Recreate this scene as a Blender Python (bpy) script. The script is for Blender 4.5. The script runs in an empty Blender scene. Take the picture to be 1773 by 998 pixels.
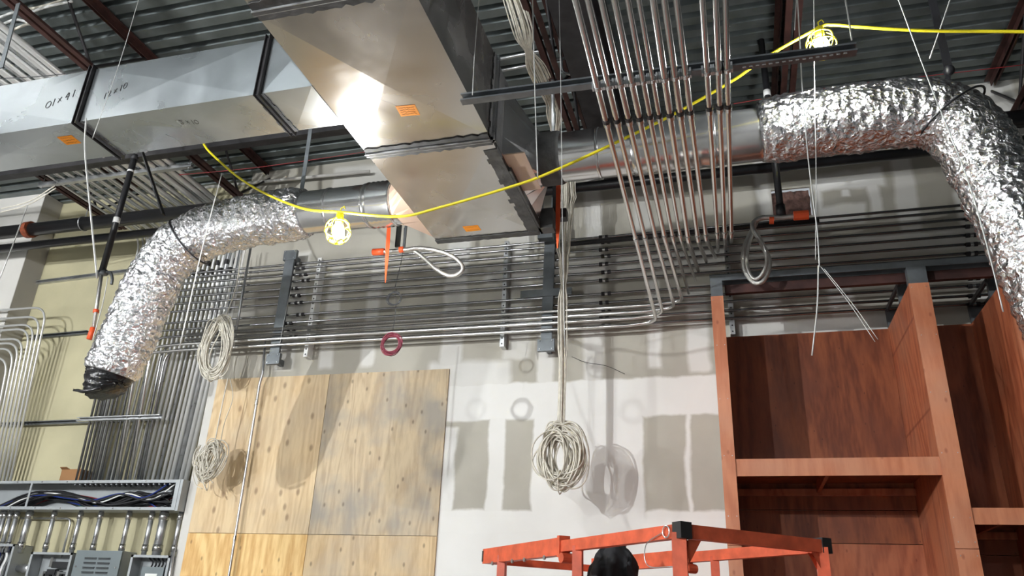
import bpy, bmesh, math, random
from mathutils import Vector, Matrix, noise
random.seed(7)
sc = bpy.context.scene
COL = sc.collection
PI = math.pi
# ---------------------------------------------------------------- camera
YAW, PIT, ROL, FPX = math.radians(-16.4555), math.radians(23.2261), math.radians(2.4718), 1344.67
fw = Vector((math.sin(YAW)*math.cos(PIT), math.cos(YAW)*math.cos(PIT), math.sin(PIT)))
rt = Vector((math.cos(YAW), -math.sin(YAW), 0)); up = rt.cross(fw)
r2 = rt*math.cos(ROL)+up*math.sin(ROL); u2 = r2.cross(fw)
CAM = Vector((0, 0, 1.7))
cd = bpy.data.cameras.new('camera'); cam = bpy.data.objects.new('camera', cd); COL.objects.link(cam)
cam.matrix_world = Matrix(((r2.x, u2.x, -fw.x, CAM.x), (r2.y, u2.y, -fw.y, CAM.y), (r2.z, u2.z, -fw.z, CAM.z), (0, 0, 0, 1)))
cd.sensor_width = 36; cd.lens = FPX/1773*36; cd.clip_start = .05; cd.clip_end = 60
sc.camera = cam
sc.view_settings.view_transform = 'Standard'; sc.view_settings.look = 'None'
sc.view_settings.gamma = 1; sc.view_settings.use_curve_mapping = False
sc.view_settings.exposure = 1.0
BACK = 11.0; KEY = 34.0
BULB = 480.0          # emission of a plain bulb; BACK and KEY boost unseen lamps
wd = bpy.data.worlds.new('world'); sc.world = wd; wd.use_nodes = True
wd.node_tree.nodes['Background'].inputs[0].default_value = (.8, .85, .9, 1)
wd.node_tree.nodes['Background'].inputs[1].default_value = .25

def W(px, py, Y=None, X=None, Z=None):
    """point of the place seen along a measured direction, on the plane Y=, X= or Z="""
    d = r2*(px-886.5)+u2*(499-py)+fw*FPX
    if Y is not None: t = (Y-CAM.y)/d.y
    elif X is not None: t = (X-CAM.x)/d.x
    else: t = (Z-CAM.z)/d.z
    return CAM+d*t
WALL = 6.5; YEL = 6.65; DECK = 6.27; LEFTX = -7.86; LEFTY = 6.38; DRYX = -5.05

# ---------------------------------------------------------------- materials
def mat(name, color, rough=.6, metal=0.0, var=.0, vscale=6.0, bump=0.0, bscale=30.0, rvar=0.0, stretch=(1, 1, 1), emit=None, es=0, spec=None):
    m = bpy.data.materials.new(name); m.use_nodes = True
    nt = m.node_tree; b = nt.nodes['Principled BSDF']
    b.inputs['Base Color'].default_value = (*color, 1); b.inputs['Roughness'].default_value = rough
    b.inputs['Metallic'].default_value = metal
    if spec is not None: b.inputs['Specular IOR Level'].default_value = spec
    if emit: b.inputs['Emission Color'].default_value = (*emit, 1); b.inputs['Emission Strength'].default_value = es
    if var or bump or rvar:
        tc = nt.nodes.new('ShaderNodeTexCoord'); mp = nt.nodes.new('ShaderNodeMapping'); mp.inputs['Scale'].default_value = stretch
        nt.links.new(tc.outputs['Object'], mp.inputs[0])
        n = nt.nodes.new('ShaderNodeTexNoise'); n.inputs['Scale'].default_value = vscale; n.inputs['Detail'].default_value = 6
        nt.links.new(mp.outputs[0], n.inputs[0])
        if var:
            r = nt.nodes.new('ShaderNodeValToRGB'); r.color_ramp.elements[0].position = .3; r.color_ramp.elements[1].position = .7
            r.color_ramp.elements[0].color = (*[c*(1-var) for c in color], 1); r.color_ramp.elements[1].color = (*[min(1, c*(1+var)) for c in color], 1)
            nt.links.new(n.outputs[0], r.inputs[0]); nt.links.new(r.outputs[0], b.inputs['Base Color'])
        if rvar:
            q = nt.nodes.new('ShaderNodeMapRange'); q.inputs[1].default_value = .3; q.inputs[2].default_value = .7
            q.inputs[3].default_value = max(.03, rough-rvar); q.inputs[4].default_value = rough+rvar
            nt.links.new(n.outputs[0], q.inputs[0]); nt.links.new(q.outputs[0], b.inputs['Roughness'])
        if bump:
            n2 = nt.nodes.new('ShaderNodeTexNoise'); n2.inputs['Scale'].default_value = bscale; n2.inputs['Detail'].default_value = 4
            nt.links.new(mp.outputs[0], n2.inputs[0])
            bp = nt.nodes.new('ShaderNodeBump'); bp.inputs['Strength'].default_value = bump; bp.inputs['Distance'].default_value = .01
            nt.links.new(n2.outputs[0], bp.inputs['Height']); nt.links.new(bp.outputs[0], b.inputs['Normal'])
    return m

def foil():
    m = mat('foil_jacket', (.88, .88, .9), .2, 1.0)
    nt = m.node_tree; b = nt.nodes['Principled BSDF']
    tc = nt.nodes.new('ShaderNodeTexCoord')
    n1 = nt.nodes.new('ShaderNodeTexNoise'); n1.inputs['Scale'].default_value = 13; n1.inputs['Detail'].default_value = 5; n1.inputs['Distortion'].default_value = 1.2
    v = nt.nodes.new('ShaderNodeTexVoronoi'); v.inputs['Scale'].default_value = 27; v.feature = 'F1'
    nt.links.new(tc.outputs['Object'], n1.inputs[0])
    mx = nt.nodes.new('ShaderNodeMixRGB'); mx.inputs[0].default_value = .08
    nt.links.new(tc.outputs['Object'], mx.inputs[1]); nt.links.new(n1.outputs['Color'], mx.inputs[2]); nt.links.new(mx.outputs[0], v.inputs[0])
    ad = nt.nodes.new('ShaderNodeMath'); ad.operation = 'ADD'
    nt.links.new(n1.outputs[0], ad.inputs[0]); nt.links.new(v.outputs[0], ad.inputs[1])
    bp = nt.nodes.new('ShaderNodeBump'); bp.inputs['Strength'].default_value = .85; bp.inputs['Distance'].default_value = .018
    nt.links.new(ad.outputs[0], bp.inputs['Height']); nt.links.new(bp.outputs[0], b.inputs['Normal'])
    return m

def duct_metal(name, c=(.56, .56, .56), r=.3):
    """galvanised sheet with rubbed white smudges and finger marks"""
    m = mat(name, c, r, .93)
    nt = m.node_tree; b = nt.nodes['Principled BSDF']
    tc = nt.nodes.new('ShaderNodeTexCoord')
    n1 = nt.nodes.new('ShaderNodeTexNoise'); n1.inputs['Scale'].default_value = 2.6; n1.inputs['Detail'].default_value = 4; n1.inputs['Distortion'].default_value = .8; n1.inputs['Roughness'].default_value = .5
    nt.links.new(tc.outputs['Object'], n1.inputs[0])
    cr = nt.nodes.new('ShaderNodeValToRGB'); e = cr.color_ramp.elements
    e[0].position = .35; e[0].color = (*[k*.9 for k in c], 1); e[1].position = .75; e[1].color = (*[min(1, k*1.12) for k in c], 1)
    nt.links.new(n1.outputs[0], cr.inputs[0]); nt.links.new(cr.outputs[0], b.inputs['Base Color'])
    q = nt.nodes.new('ShaderNodeMapRange'); q.inputs[1].default_value = .35; q.inputs[2].default_value = .7; q.inputs[3].default_value = r-.02; q.inputs[4].default_value = r+.08
    nt.links.new(n1.outputs[0], q.inputs[0]); nt.links.new(q.outputs[0], b.inputs['Roughness'])
    n2 = nt.nodes.new('ShaderNodeTexNoise'); n2.inputs['Scale'].default_value = 1.5; n2.inputs['Detail'].default_value = 2
    nt.links.new(tc.outputs['Object'], n2.inputs[0])
    bp = nt.nodes.new('ShaderNodeBump'); bp.inputs['Strength'].default_value = .12; bp.inputs['Distance'].default_value = .03
    nt.links.new(n2.outputs[0], bp.inputs['Height']); nt.links.new(bp.outputs[0], b.inputs['Normal'])
    return m

def wood(name, c1, c2, knots=0, gscale=5.0, dark=(.12, .05, .02), stain=None, off=(0, 0, 0), knot_scale=(3.2, 1, 2.2), rough=.6, fig=1.0):
    m = mat(name, c1, rough); nt = m.node_tree; b = nt.nodes['Principled BSDF']; L = nt.links.new
    tc = nt.nodes.new('ShaderNodeTexCoord'); mp = nt.nodes.new('ShaderNodeMapping'); mp.inputs['Location'].default_value = off
    L(tc.outputs['Object'], mp.inputs[0])
    st = nt.nodes.new('ShaderNodeMapping'); st.inputs['Scale'].default_value = (1, 1, .17); L(mp.outputs[0], st.inputs[0])
    n = nt.nodes.new('ShaderNodeTexNoise'); n.inputs['Scale'].default_value = gscale; n.inputs['Detail'].default_value = 2.5; n.inputs['Distortion'].default_value = .6*fig; L(st.outputs[0], n.inputs[0])
    mul = nt.nodes.new('ShaderNodeMath'); mul.operation = 'MULTIPLY'; mul.inputs[1].default_value = 60*fig; L(n.outputs[0], mul.inputs[0])
    sn = nt.nodes.new('ShaderNodeMath'); sn.operation = 'SINE'; L(mul.outputs[0], sn.inputs[0])
    fine = nt.nodes.new('ShaderNodeTexNoise'); fine.inputs['Scale'].default_value = 45; fine.inputs['Detail'].default_value = 4; L(st.outputs[0], fine.inputs[0])
    ad = nt.nodes.new('ShaderNodeMath'); ad.operation = 'MULTIPLY_ADD'; ad.inputs[1].default_value = .22; L(sn.outputs[0], ad.inputs[0]); L(fine.outputs[0], ad.inputs[2])
    cr = nt.nodes.new('ShaderNodeValToRGB'); cr.color_ramp.elements[0].position = .2; cr.color_ramp.elements[1].position = .75
    cr.color_ramp.elements[0].color = (*c2, 1); cr.color_ramp.elements[1].color = (*c1, 1); L(ad.outputs[0], cr.inputs[0])
    out = cr.outputs[0]
    if stain:
        s = nt.nodes.new('ShaderNodeTexNoise'); s.inputs['Scale'].default_value = 2.3; s.inputs['Detail'].default_value = 5; L(mp.outputs[0], s.inputs[0])
        sr = nt.nodes.new('ShaderNodeMapRange'); sr.inputs[1].default_value = .42; sr.inputs[2].default_value = .68; sr.inputs[4].default_value = stain[1]; L(s.outputs[0], sr.inputs[0])
        mx = nt.nodes.new('ShaderNodeMixRGB'); mx.inputs[2].default_value = (*stain[0], 1); L(sr.outputs[0], mx.inputs[0]); L(out, mx.inputs[1]); out = mx.outputs[0]
    if knots:
        sx = nt.nodes.new('ShaderNodeSeparateXYZ'); L(mp.outputs[0], sx.inputs[0]); cx = nt.nodes.new('ShaderNodeCombineXYZ'); L(sx.outputs[0], cx.inputs[0]); L(sx.outputs[2], cx.inputs[1])
        km = nt.nodes.new('ShaderNodeMapping'); km.inputs['Scale'].default_value = (3.6, 2.0, 1); L(cx.outputs[0], km.inputs[0])
        v = nt.nodes.new('ShaderNodeTexVoronoi'); v.voronoi_dimensions = '2D'; v.inputs['Scale'].default_value = 1.5; v.inputs['Randomness'].default_value = .9; L(km.outputs[0], v.inputs[0])
        kr = nt.nodes.new('ShaderNodeValToRGB'); kr.color_ramp.elements[0].color = (1, 1, 1, 1); kr.color_ramp.elements[0].position = .05*knots
        kr.color_ramp.elements[1].position = .13*knots; kr.color_ramp.elements[1].color = (0, 0, 0, 1); L(v.outputs['Distance'], kr.inputs[0])
        mx = nt.nodes.new('ShaderNodeMixRGB'); mx.inputs[2].default_value = (*dark, 1); L(out, mx.inputs[1])
        mm = nt.nodes.new('ShaderNodeMath'); mm.operation = 'MULTIPLY'; mm.inputs[1].default_value = .55; L(kr.outputs[0], mm.inputs[0]); L(mm.outputs[0], mx.inputs[0]); out = mx.outputs[0]
    L(out, b.inputs['Base Color'])
    return m

def drywall():
    """paper-faced board with brushed joint compound at seams (rectangles of the wall plane, rough edges)"""
    m = mat('drywall_with_joint_compound', (.4, .37, .31), .85); nt = m.node_tree; b = nt.nodes['Principled BSDF']; L = nt.links.new
    tc = nt.nodes.new('ShaderNodeTexCoord')
    nz = nt.nodes.new('ShaderNodeTexNoise'); nz.inputs['Scale'].default_value = 3.5; nz.inputs['Detail'].default_value = 5; L(tc.outputs['Object'], nz.inputs[0])
    sub = nt.nodes.new('ShaderNodeVectorMath'); sub.operation = 'SUBTRACT'; sub.inputs[1].default_value = (.5, .5, .5); L(nz.outputs['Color'], sub.inputs[0])
    sl = nt.nodes.new('ShaderNodeVectorMath'); sl.operation = 'SCALE'; sl.inputs['Scale'].default_value = .09; L(sub.outputs[0], sl.inputs[0])
    ad = nt.nodes.new('ShaderNodeVectorMath'); ad.operation = 'ADD'; L(tc.outputs['Object'], ad.inputs[0]); L(sl.outputs[0], ad.inputs[1])
    sp = nt.nodes.new('ShaderNodeSeparateXYZ'); L(ad.outputs[0], sp.inputs[0])
    def rng(sock, a, c, s):
        # smooth window a..c
        mid = (a+c)/2; h = (c-a)/2
        s1 = nt.nodes.new('ShaderNodeMath'); s1.operation = 'SUBTRACT'; s1.inputs[1].default_value = mid; L(sock, s1.inputs[0])
        s2 = nt.nodes.new('ShaderNodeMath'); s2.operation = 'ABSOLUTE'; L(s1.outputs[0], s2.inputs[0])
        s3 = nt.nodes.new('ShaderNodeMapRange'); s3.inputs[1].default_value = h+s; s3.inputs[2].default_value = h-s; L(s2.outputs[0], s3.inputs[0])
        return s3.outputs[0]
    acc = None
    R = []
    def band(x0, y0, x1, y1, k=1.0, s=.012):
        a = W(x0, y0, Y=WALL); c = W(x1, y1, Y=WALL)
        R.append((min(a.x, c.x), max(a.x, c.x), min(a.z, c.z), max(a.z, c.z), k, s))
    # wide vertical strips (upper zone) by world X, z range
    for x0, x1, z0, z1, k in ((-4.36, -4.14, 3.9, 5.2, .5), (-3.87, -3.72, 3.9, 5.0, .65), (-3.42, -3.28, 3.9, 5.1, .6), (-2.6, -2.38, 3.8, 5.4, .7),
                              (-1.98, -1.72, 3.9, 5.3, .5), (-4.02, -3.2, 5.7, 6.2, .5), (-1.22, -1.06, 3.5, 6.3, .7), (-1.65, -1.5, 3.6, 4.3, .75), (-.66, -.55, 3.75, 4.6, .8),
                              (-.32, -.14, 3.7, 4.5, .75), (.36, .48, 3.9, 6.2, .75), (.26, .45, 3.9, 4.5, .7), (.86, 1.05, 3.85, 4.5, .8), (.1, 1.35, 3.9, 4.13, .75),
                              (1.5, 1.66, 4.8, 6.2, .7), (-.75, -.6, 4.9, 6.2, .5), (1.95, 2.1, 3.9, 5.2, .8), (2.3, 2.6, 5.2, 6.3, .7), (-2.62, -2.5, 5.2, 5.5, .8)):
        R.append((x0, x1, z0, z1, k, .02))
    # mid-height horizontal joint at z 4.7-4.9
    R.append((-2.2, 2.4, 4.66, 4.86, .7, .03)); R.append((-5.0, -3.9, 4.5, 4.62, .3, .03))
    # lower finished zone with paper windows
    band(776, 668, 1300, 716, .95)
    band(870, 600, 886, 668, .2)
    R.append((-2.62, 0.0, 1.0, 2.56, .95, .012))          # below the windows
    band(770, 740, 782, 900, .9); band(849, 720, 869, 900, .9); band(925, 720, 1118, 905, .97)
    band(1184, 712, 1202, 905, .9); band(760, 893, 1290, 930, .97)
    R.append((-2.7, -1.9, 3.4, 3.9, .8, .03))
    R.append((-5.2, -4.95, 1.0, 5.3, .95, .01))
    # ring of compound round a patched hole
    band(1405, 303, 1532, 322, .9, .02); band(1405, 360, 1500, 384, .85, .02); band(1405, 303, 1428, 384, .9, .02); band(1498, 310, 1530, 372, .9, .02)
    band(1455, 330, 1470, 342, .9)
    for (x0, x1, z0, z1, k, s) in R:
        p = nt.nodes.new('ShaderNodeMath'); p.operation = 'MULTIPLY'; L(rng(sp.outputs[0], x0, x1, s), p.inputs[0]); L(rng(sp.outputs[2], z0, z1, s), p.inputs[1])
        q = nt.nodes.new('ShaderNodeMath'); q.operation = 'MULTIPLY'; q.inputs[1].default_value = k; L(p.outputs[0], q.inputs[0])
        if acc is None: acc = q.outputs[0]
        else:
            w = nt.nodes.new('ShaderNodeMath'); w.operation = 'MAXIMUM'; L(acc, w.inputs[0]); L(q.outputs[0], w.inputs[1]); acc = w.outputs[0]
    n2 = nt.nodes.new('ShaderNodeTexNoise'); n2.inputs['Scale'].default_value = 1.6; n2.inputs['Detail'].default_value = 6; L(tc.outputs['Object'], n2.inputs[0])
    pr = nt.nodes.new('ShaderNodeValToRGB'); pr.color_ramp.elements[0].position = .35; pr.color_ramp.elements[1].position = .7
    pr.color_ramp.elements[0].color = (.40, .375, .32, 1); pr.color_ramp.elements[1].color = (.49, .465, .40, 1); L(n2.outputs[0], pr.inputs[0])
    wr = nt.nodes.new('ShaderNodeValToRGB'); wr.color_ramp.elements[0].position = .3; wr.color_ramp.elements[1].position = .7
    wr.color_ramp.elements[0].color = (.76, .745, .71, 1); wr.color_ramp.elements[1].color = (.84, .83, .80, 1); L(n2.outputs[0], wr.inputs[0])
    mx = nt.nodes.new('ShaderNodeMixRGB'); L(acc, mx.inputs[0]); L(pr.outputs[0], mx.inputs[1]); L(wr.outputs[0], mx.inputs[2]); L(mx.outputs[0], b.inputs['Base Color'])
    return m

M_dry = drywall()
M_white = mat('painted_drywall', (.62, .6, .56), .8, var=.08, vscale=1.5)
M_grayp = mat('grey_drywall_return', (.42, .40, .37), .85, var=.08, vscale=2)
M_yel = mat('yellow_painted_block', (.46, .42, .27), .75, var=.1, vscale=2.2, bump=.15, bscale=5)
M_far = mat('darkened_far_wall', (.17, .165, .155), .85, var=.1, vscale=1.5)  # walls out of view, colour darkened so the metal reflects a dim hall
M_farr = mat('darkened_right_wall', (.05, .055, .055), .85, var=.1, vscale=1.5)  # right wall out of view, darkened further to keep the duct side's reflection dark
M_floor = mat('concrete_floor', (.31, .30, .285), .5, var=.15, vscale=2)
M_deck = mat('galvanised_roof_deck', (.19, .215, .215), .48, .6, var=.3, vscale=4, rvar=.1)
M_red = mat('red_oxide_steel', (.06, .024, .02), .6, .1, var=.35, vscale=9)
M_dark = mat('dark_steel', (.035, .033, .035), .5, .4, var=.3, vscale=10)
M_galv = mat('galvanised_steel', (.52, .53, .54), .36, .9, var=.16, vscale=12, rvar=.1)
M_emt = mat('conduit_steel', (.50, .50, .49), .27, .97)
M_emtw = mat('wall_conduit_steel', (.30, .30, .305), .25, .95)
M_emtl = mat('dull_conduit_steel', (.72, .72, .70), .38, .6)
M_emtb = mat('bright_conduit_steel', (.7, .69, .67), .24, .97)
M_stut = mat('strut_steel', (.17, .18, .19), .42, .75, var=.25, vscale=10)
M_post = mat('grey_flat_steel', (.16, .175, .185), .5, .6, var=.2, vscale=7)
M_duct = duct_metal('galvanised_duct_sheet', (.47,.45,.43), .23); M_duct2 = duct_metal('galvanised_branch_sheet', (.50, .53, .55), .26)
M_round = duct_metal('round_duct_sheet', (.62, .62, .62), .16)
M_mastic = mat('grey_duct_sealant', (.075, .075, .075), .75, var=.4, vscale=9, bump=.8, bscale=18)
M_foil = foil()
M_orange = mat('orange_sticker', (.95, .33, .01), .6)
M_ink = mat('black_marker_ink', (.01, .01, .01), .6)
M_blackpipe = mat('black_steel_pipe', (.012, .012, .013), .32, 0, var=.2, vscale=6)
M_rust = mat('rusty_coupling_paint', (.22, .05, .02), .6, var=.5, vscale=20)
M_yellow = mat('yellow_cable_jacket', (.85, .72, .02), .4)
M_cage = mat('yellow_lamp_guard', (.9, .8, .03), .35)
M_bulb = mat('lit_bulb', (1, 1, 1), .4, emit=(.97, .99, 1), es=BULB)
M_bulb2 = mat('boosted_back_bulb', (1, 1, 1), .4, emit=(.95, .98, 1), es=BULB*BACK)  # unseen back lamps, output raised to stand for many distant ones
M_bulb3 = mat('boosted_key_bulb', (1, 1, 1), .4, emit=(.95, .98, 1), es=BULB*KEY)  # unseen key lamp, raised further to strengthen the coil's shadow
M_cable = mat('white_data_cable', (.66, .62, .53), .5, var=.15, vscale=25)
M_wire = mat('hanger_wire', (.62, .62, .6), .45, .4)
M_blackp = mat('black_plastic_film', (.012, .012, .013), .22, bump=1.0, bscale=25)
M_black = mat('black_insulation', (.015, .015, .017), .45)
M_maroon = mat('maroon_wire', (.16, .01, .03), .4)
M_redp = mat('red_orange_plastic', (.85, .11, .03), .45)
M_lift = mat('orange_lift_paint', (.60, .10, .042), .5, var=.25, vscale=14)
M_liftd = mat('scuffed_black_cap', (.02, .018, .018), .5)
M_insul = mat('brown_insulation', (.16, .09, .075), .95, var=.6, vscale=16, bump=1, bscale=30)
M_box = mat('grey_enclosure', (.36, .38, .39), .5, .3, var=.08, vscale=6)
M_boxd = mat('grey_cover_paint', (.17, .2, .21), .45, .1)
M_card = mat('cardboard', (.30, .15, .06), .8)
M_blue = mat('blue_insulation', (.01, .03, .2), .4); M_green = mat('green_insulation', (.02, .10, .05), .45); M_redw = mat('red_insulation', (.22, .012, .015), .4)
M_lab = mat('white_label', (.8, .8, .78), .6)
M_chrome = mat('braided_steel', (.6, .59, .56), .3, .9, bump=.6, bscale=140)
M_plyA = wood('pine_plywood_clean', (.74, .56, .33), (.60, .42, .23), 1.0, 3.0, (.16, .07, .03), ((.55, .45, .33), .45), (0, 0, 0))
M_plyB = wood('pine_plywood_weathered', (.60, .47, .30), (.46, .34, .21), .6, 3.2, (.08, .05, .03), ((.30, .28, .25), .8), (3.1, 0, 1.3))
M_plyC = wood('pine_plywood_bright', (.86, .60, .26), (.66, .38, .13), .55, 2.2, (.14, .06, .02), None, (7.3, 0, 4.1))
M_plyD = wood('pine_plywood_tan', (.68, .50, .28), (.52, .35, .18), .6, 2.6, (.10, .06, .03), ((.42, .37, .30), .5), (1.3, 0, 8.1))
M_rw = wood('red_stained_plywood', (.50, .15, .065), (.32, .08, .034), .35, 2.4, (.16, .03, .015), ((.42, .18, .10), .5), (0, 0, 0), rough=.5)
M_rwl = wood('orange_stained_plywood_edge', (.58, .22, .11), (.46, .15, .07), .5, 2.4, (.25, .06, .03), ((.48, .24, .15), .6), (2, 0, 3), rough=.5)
M_rwb = wood('stained_shaded_plywood', (.33, .095, .035), (.17, .042, .016), .25, 4.0, (.05, .01, .01), ((.20, .06, .03), .7), (5, 0, 1), rough=.5, fig=.5)  # darker by stain, and by bay shade put into the colour
M_cloth = mat('black_cloth', (.01, .01, .012), .8)
M_peach = mat('peach_reflection_sheet', (.55, .40, .31), .6)  # sheet metal with its peach reflection put into the colour

# ---------------------------------------------------------------- mesh helpers
def BM(): return bmesh.new()
def finish(name, bm, m, parent=None, smooth=False, base=None):
    me = bpy.data.meshes.new(name)
    if parent is None:
        xs = [v.co for v in bm.verts]
        o0 = base or Vector((sum(v.x for v in xs)/len(xs), sum(v.y for v in xs)/len(xs), min(v.z for v in xs)))
    else: o0 = parent['_o'] if '_o' in parent else (0, 0, 0)
    o0 = Vector(o0)
    bm.transform(Matrix.Translation(-o0))
    bmesh.ops.recalc_face_normals(bm, faces=bm.faces[:])
    bm.to_mesh(me); bm.free()
    if smooth:
        for p in me.polygons: p.use_smooth = True
    me.materials.append(m)
    o = bpy.data.objects.new(name, me); COL.objects.link(o)
    if parent is None: o.location = o0
    else: o.parent = parent
    ORI[o.name] = o0
    return o
ORI = {}
def obj(name, bm, m, parent, smooth=False, label=None):
    """a part: world-space mesh brought into its parent's frame"""
    me = bpy.data.meshes.new(name)
    o0 = ORI[parent.name]
    bm.transform(Matrix.Translation(-o0)); bmesh.ops.recalc_face_normals(bm, faces=bm.faces[:])
    bm.to_mesh(me); bm.free()
    if smooth:
        for p in me.polygons: p.use_smooth = True
    me.materials.append(m)
    o = bpy.data.objects.new(name, me); COL.objects.link(o); o.parent = parent
    ORI[o.name] = o0
    if label: o['label'] = label
    return o
def thing(name, label, cat, loc, group=None):
    o = bpy.data.objects.new(name, None); o.empty_display_size = .1; COL.objects.link(o); o.location = Vector(loc)
    o['label'] = label; o['category'] = cat
    if group: o['group'] = group
    ORI[o.name] = Vector(loc)
    return o
def tag(o, label, cat, group=None):
    o['label'] = label; o['category'] = cat
    if group: o['group'] = group
    return o
def struct(name, bm, m):
    o = finish(name, bm, m, base=Vector((0, 0, 0))); o['kind'] = 'structure'; return o
def V(*a): return Vector(a)
def box(bm, x0, x1, y0, y1, z0, z1, bev=0):
    r = bmesh.ops.create_cube(bm, size=1)
    for v in r['verts']:
        v.co = Vector(((x0+x1)/2+v.co.x*(x1-x0), (y0+y1)/2+v.co.y*(y1-y0), (z0+z1)/2+v.co.z*(z1-z0)))
    if bev:
        es = list({e for v in r['verts'] for e in v.link_edges})
        bmesh.ops.bevel(bm, geom=es, offset=bev, segments=2, affect='EDGES', profile=.7)
    return r['verts']
def frames(pts):
    T = []
    for i in range(len(pts)):
        a = pts[max(0, i-1)]; b = pts[min(len(pts)-1, i+1)]
        T.append((b-a).normalized())
    n = T[0].orthogonal().normalized()
    if abs(T[0].z) < .95: n = (Vector((0, 0, 1))-T[0]*T[0].z).normalized()
    out = []
    for t in T:
        n = (n-t*n.dot(t))
        n = n.normalized() if n.length > 1e-6 else t.orthogonal().normalized()
        out.append((t, n, t.cross(n)))
    return out
def tube(bm, pts, r, n=10, caps=True, rf=None, closed=False):
    pts = [Vector(p) for p in pts]; F = frames(pts); rings = []
    for i, (p, (t, a, b)) in enumerate(zip(pts, F)):
        ring = []
        for k in range(n):
            th = 2*PI*k/n; rr = r(i) if callable(r) else r
            if rf: rr += rf(i, th)
            ring.append(bm.verts.new(p+a*math.cos(th)*rr+b*math.sin(th)*rr))
        rings.append(ring)
    for i in range(len(rings)-1):
        for k in range(n): bm.faces.new((rings[i][k], rings[i][(k+1) % n], rings[i+1][(k+1) % n], rings[i+1][k]))
    if caps and not closed: bm.faces.new(rings[0][::-1]); bm.faces.new(rings[-1])
    if closed:
        for k in range(n): bm.faces.new((rings[-1][k], rings[-1][(k+1) % n], rings[0][(k+1) % n], rings[0][k]))
    return bm
def sqbar(bm, a, b, w, h):
    """rectangular bar from a to b, w across, h up"""
    a = Vector(a); b = Vector(b); t = (b-a).normalized()
    u = Vector((0, 0, 1)) if abs(t.z) < .95 else Vector((0, 1, 0))
    s = t.cross(u).normalized(); u = s.cross(t)
    vs = [bm.verts.new(p+s*i*w/2+u*j*h/2) for p in (a, b) for i, j in ((-1, -1), (1, -1), (1, 1), (-1, 1))]
    for f in ((0, 1, 2, 3), (7, 6, 5, 4), (0, 4, 5, 1), (1, 5, 6, 2), (2, 6, 7, 3), (3, 7, 4, 0)): bm.faces.new([vs[i] for i in f])
def fillet(pts, rad, seg=7):
    pts = [Vector(p) for p in pts]; out = [pts[0]]
    for i in range(1, len(pts)-1):
        p = pts[i]; a = (pts[i-1]-p); b = (pts[i+1]-p); la, lb = a.length, b.length; a.normalize(); b.normalize()
        ang = a.angle(b)
        d = min(rad/math.tan(max(ang/2, .05)), la*.49, lb*.49) if ang < PI-.01 else 0
        if d <= 1e-4: out.append(p); continue
        p0 = p+a*d; p2 = p+b*d
        for k in range(seg+1):
            t = k/seg; out.append(p0*(1-t)**2+p*2*t*(1-t)+p2*t*t)
    out.append(pts[-1]); return out
def smooth_path(pts, n=8):
    pts = [Vector(p) for p in pts]; P = [pts[0]*2-pts[1]]+pts+[pts[-1]*2-pts[-2]]; out = []
    for i in range(1, len(P)-2):
        for k in range(n):
            t = k/n; a, b, c, d = P[i-1], P[i], P[i+1], P[i+2]
            out.append(.5*((2*b)+(c-a)*t+(2*a-5*b+4*c-d)*t*t+(3*b-a-3*c+d)*t**3))
    out.append(pts[-1]); return out
def channel(bm, a, b, w=.041, h=.041, t=.0045, open_dir=(0, 0, -1)):
    """U-shaped strut from a to b open towards open_dir"""
    a = Vector(a); b = Vector(b); d = (b-a).normalized(); o = Vector(open_dir); o = (o-d*o.dot(d)).normalized(); s = d.cross(o)
    prof = [(-w/2, h/2), (-w/2, -h/2), (w/2, -h/2), (w/2, h/2), (w/2-.01, h/2), (w/2-.01, h/2-.007), (w/2-t, h/2-.007), (w/2-t, -h/2+t), (-w/2+t, -h/2+t), (-w/2+t, h/2-.007), (-w/2+.01, h/2-.007), (-w/2+.01, h/2)]
    r1 = [bm.verts.new(a+s*x+o*y) for x, y in prof]; r2_ = [bm.verts.new(b+s*x+o*y) for x, y in prof]
    n = len(prof)
    for i in range(n): bm.faces.new((r1[i], r1[(i+1) % n], r2_[(i+1) % n], r2_[i]))
    bm.faces.new(r1); bm.faces.new(r2_[::-1])
def quad(bm, *p): return bm.faces.new([bm.verts.new(Vector(q)) for q in p])
ORD = ['first', 'second', 'third', 'fourth', 'fifth', 'sixth', 'seventh', 'eighth', 'ninth', 'tenth', 'eleventh', 'twelfth', 'thirteenth', 'fourteenth', 'fifteenth', 'sixteenth', 'seventeenth', 'eighteenth', 'nineteenth', 'twentieth', 'twenty-first', 'twenty-second', 'twenty-third', 'twenty-fourth', 'twenty-fifth', 'twenty-sixth', 'twenty-seventh', 'twenty-eighth']

# ================================================================ ROOM
XR, YB = 6.5, -9.0; XL = -9.6
hA = W(1338, 327, Y=WALL); hB = W(1404, 377, Y=WALL); hx0, hx1, hz0, hz1 = .49, .82, 5.10, 5.39
bm = BM()
for a in ((DRYX, hx0, 0, DECK), (hx1, XR, 0, DECK), (hx0, hx1, 0, hz0), (hx0, hx1, hz1, DECK)): box(bm, a[0], a[1], WALL, WALL+.02, a[2], a[3])
box(bm, DRYX, DRYX+.02, WALL+.02, YEL+.05, 0, DECK)
struct('wall_back', bm, M_dry)
bm = BM(); box(bm, LEFTX, DRYX, YEL, YEL+.1, 0, DECK); struct('wall_yellow', bm, M_yel)
bm = BM(); box(bm, XL, LEFTX-.002, LEFTY, LEFTY+.4, 0, DECK); struct('wall_left_front', bm, M_white)
bm = BM(); box(bm, LEFTX-.001, LEFTX+.006, LEFTY+.001, YEL, 0, DECK); struct('trim_1', bm, M_grayp)
bm = BM(); box(bm, XL-.1, XL, YB, LEFTY+.3, 0, DECK); struct('wall_left', bm, M_far)
bm = BM(); box(bm, XR, XR+.1, YB, YEL+.1, 0, DECK); struct('wall_right', bm, M_farr)
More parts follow.
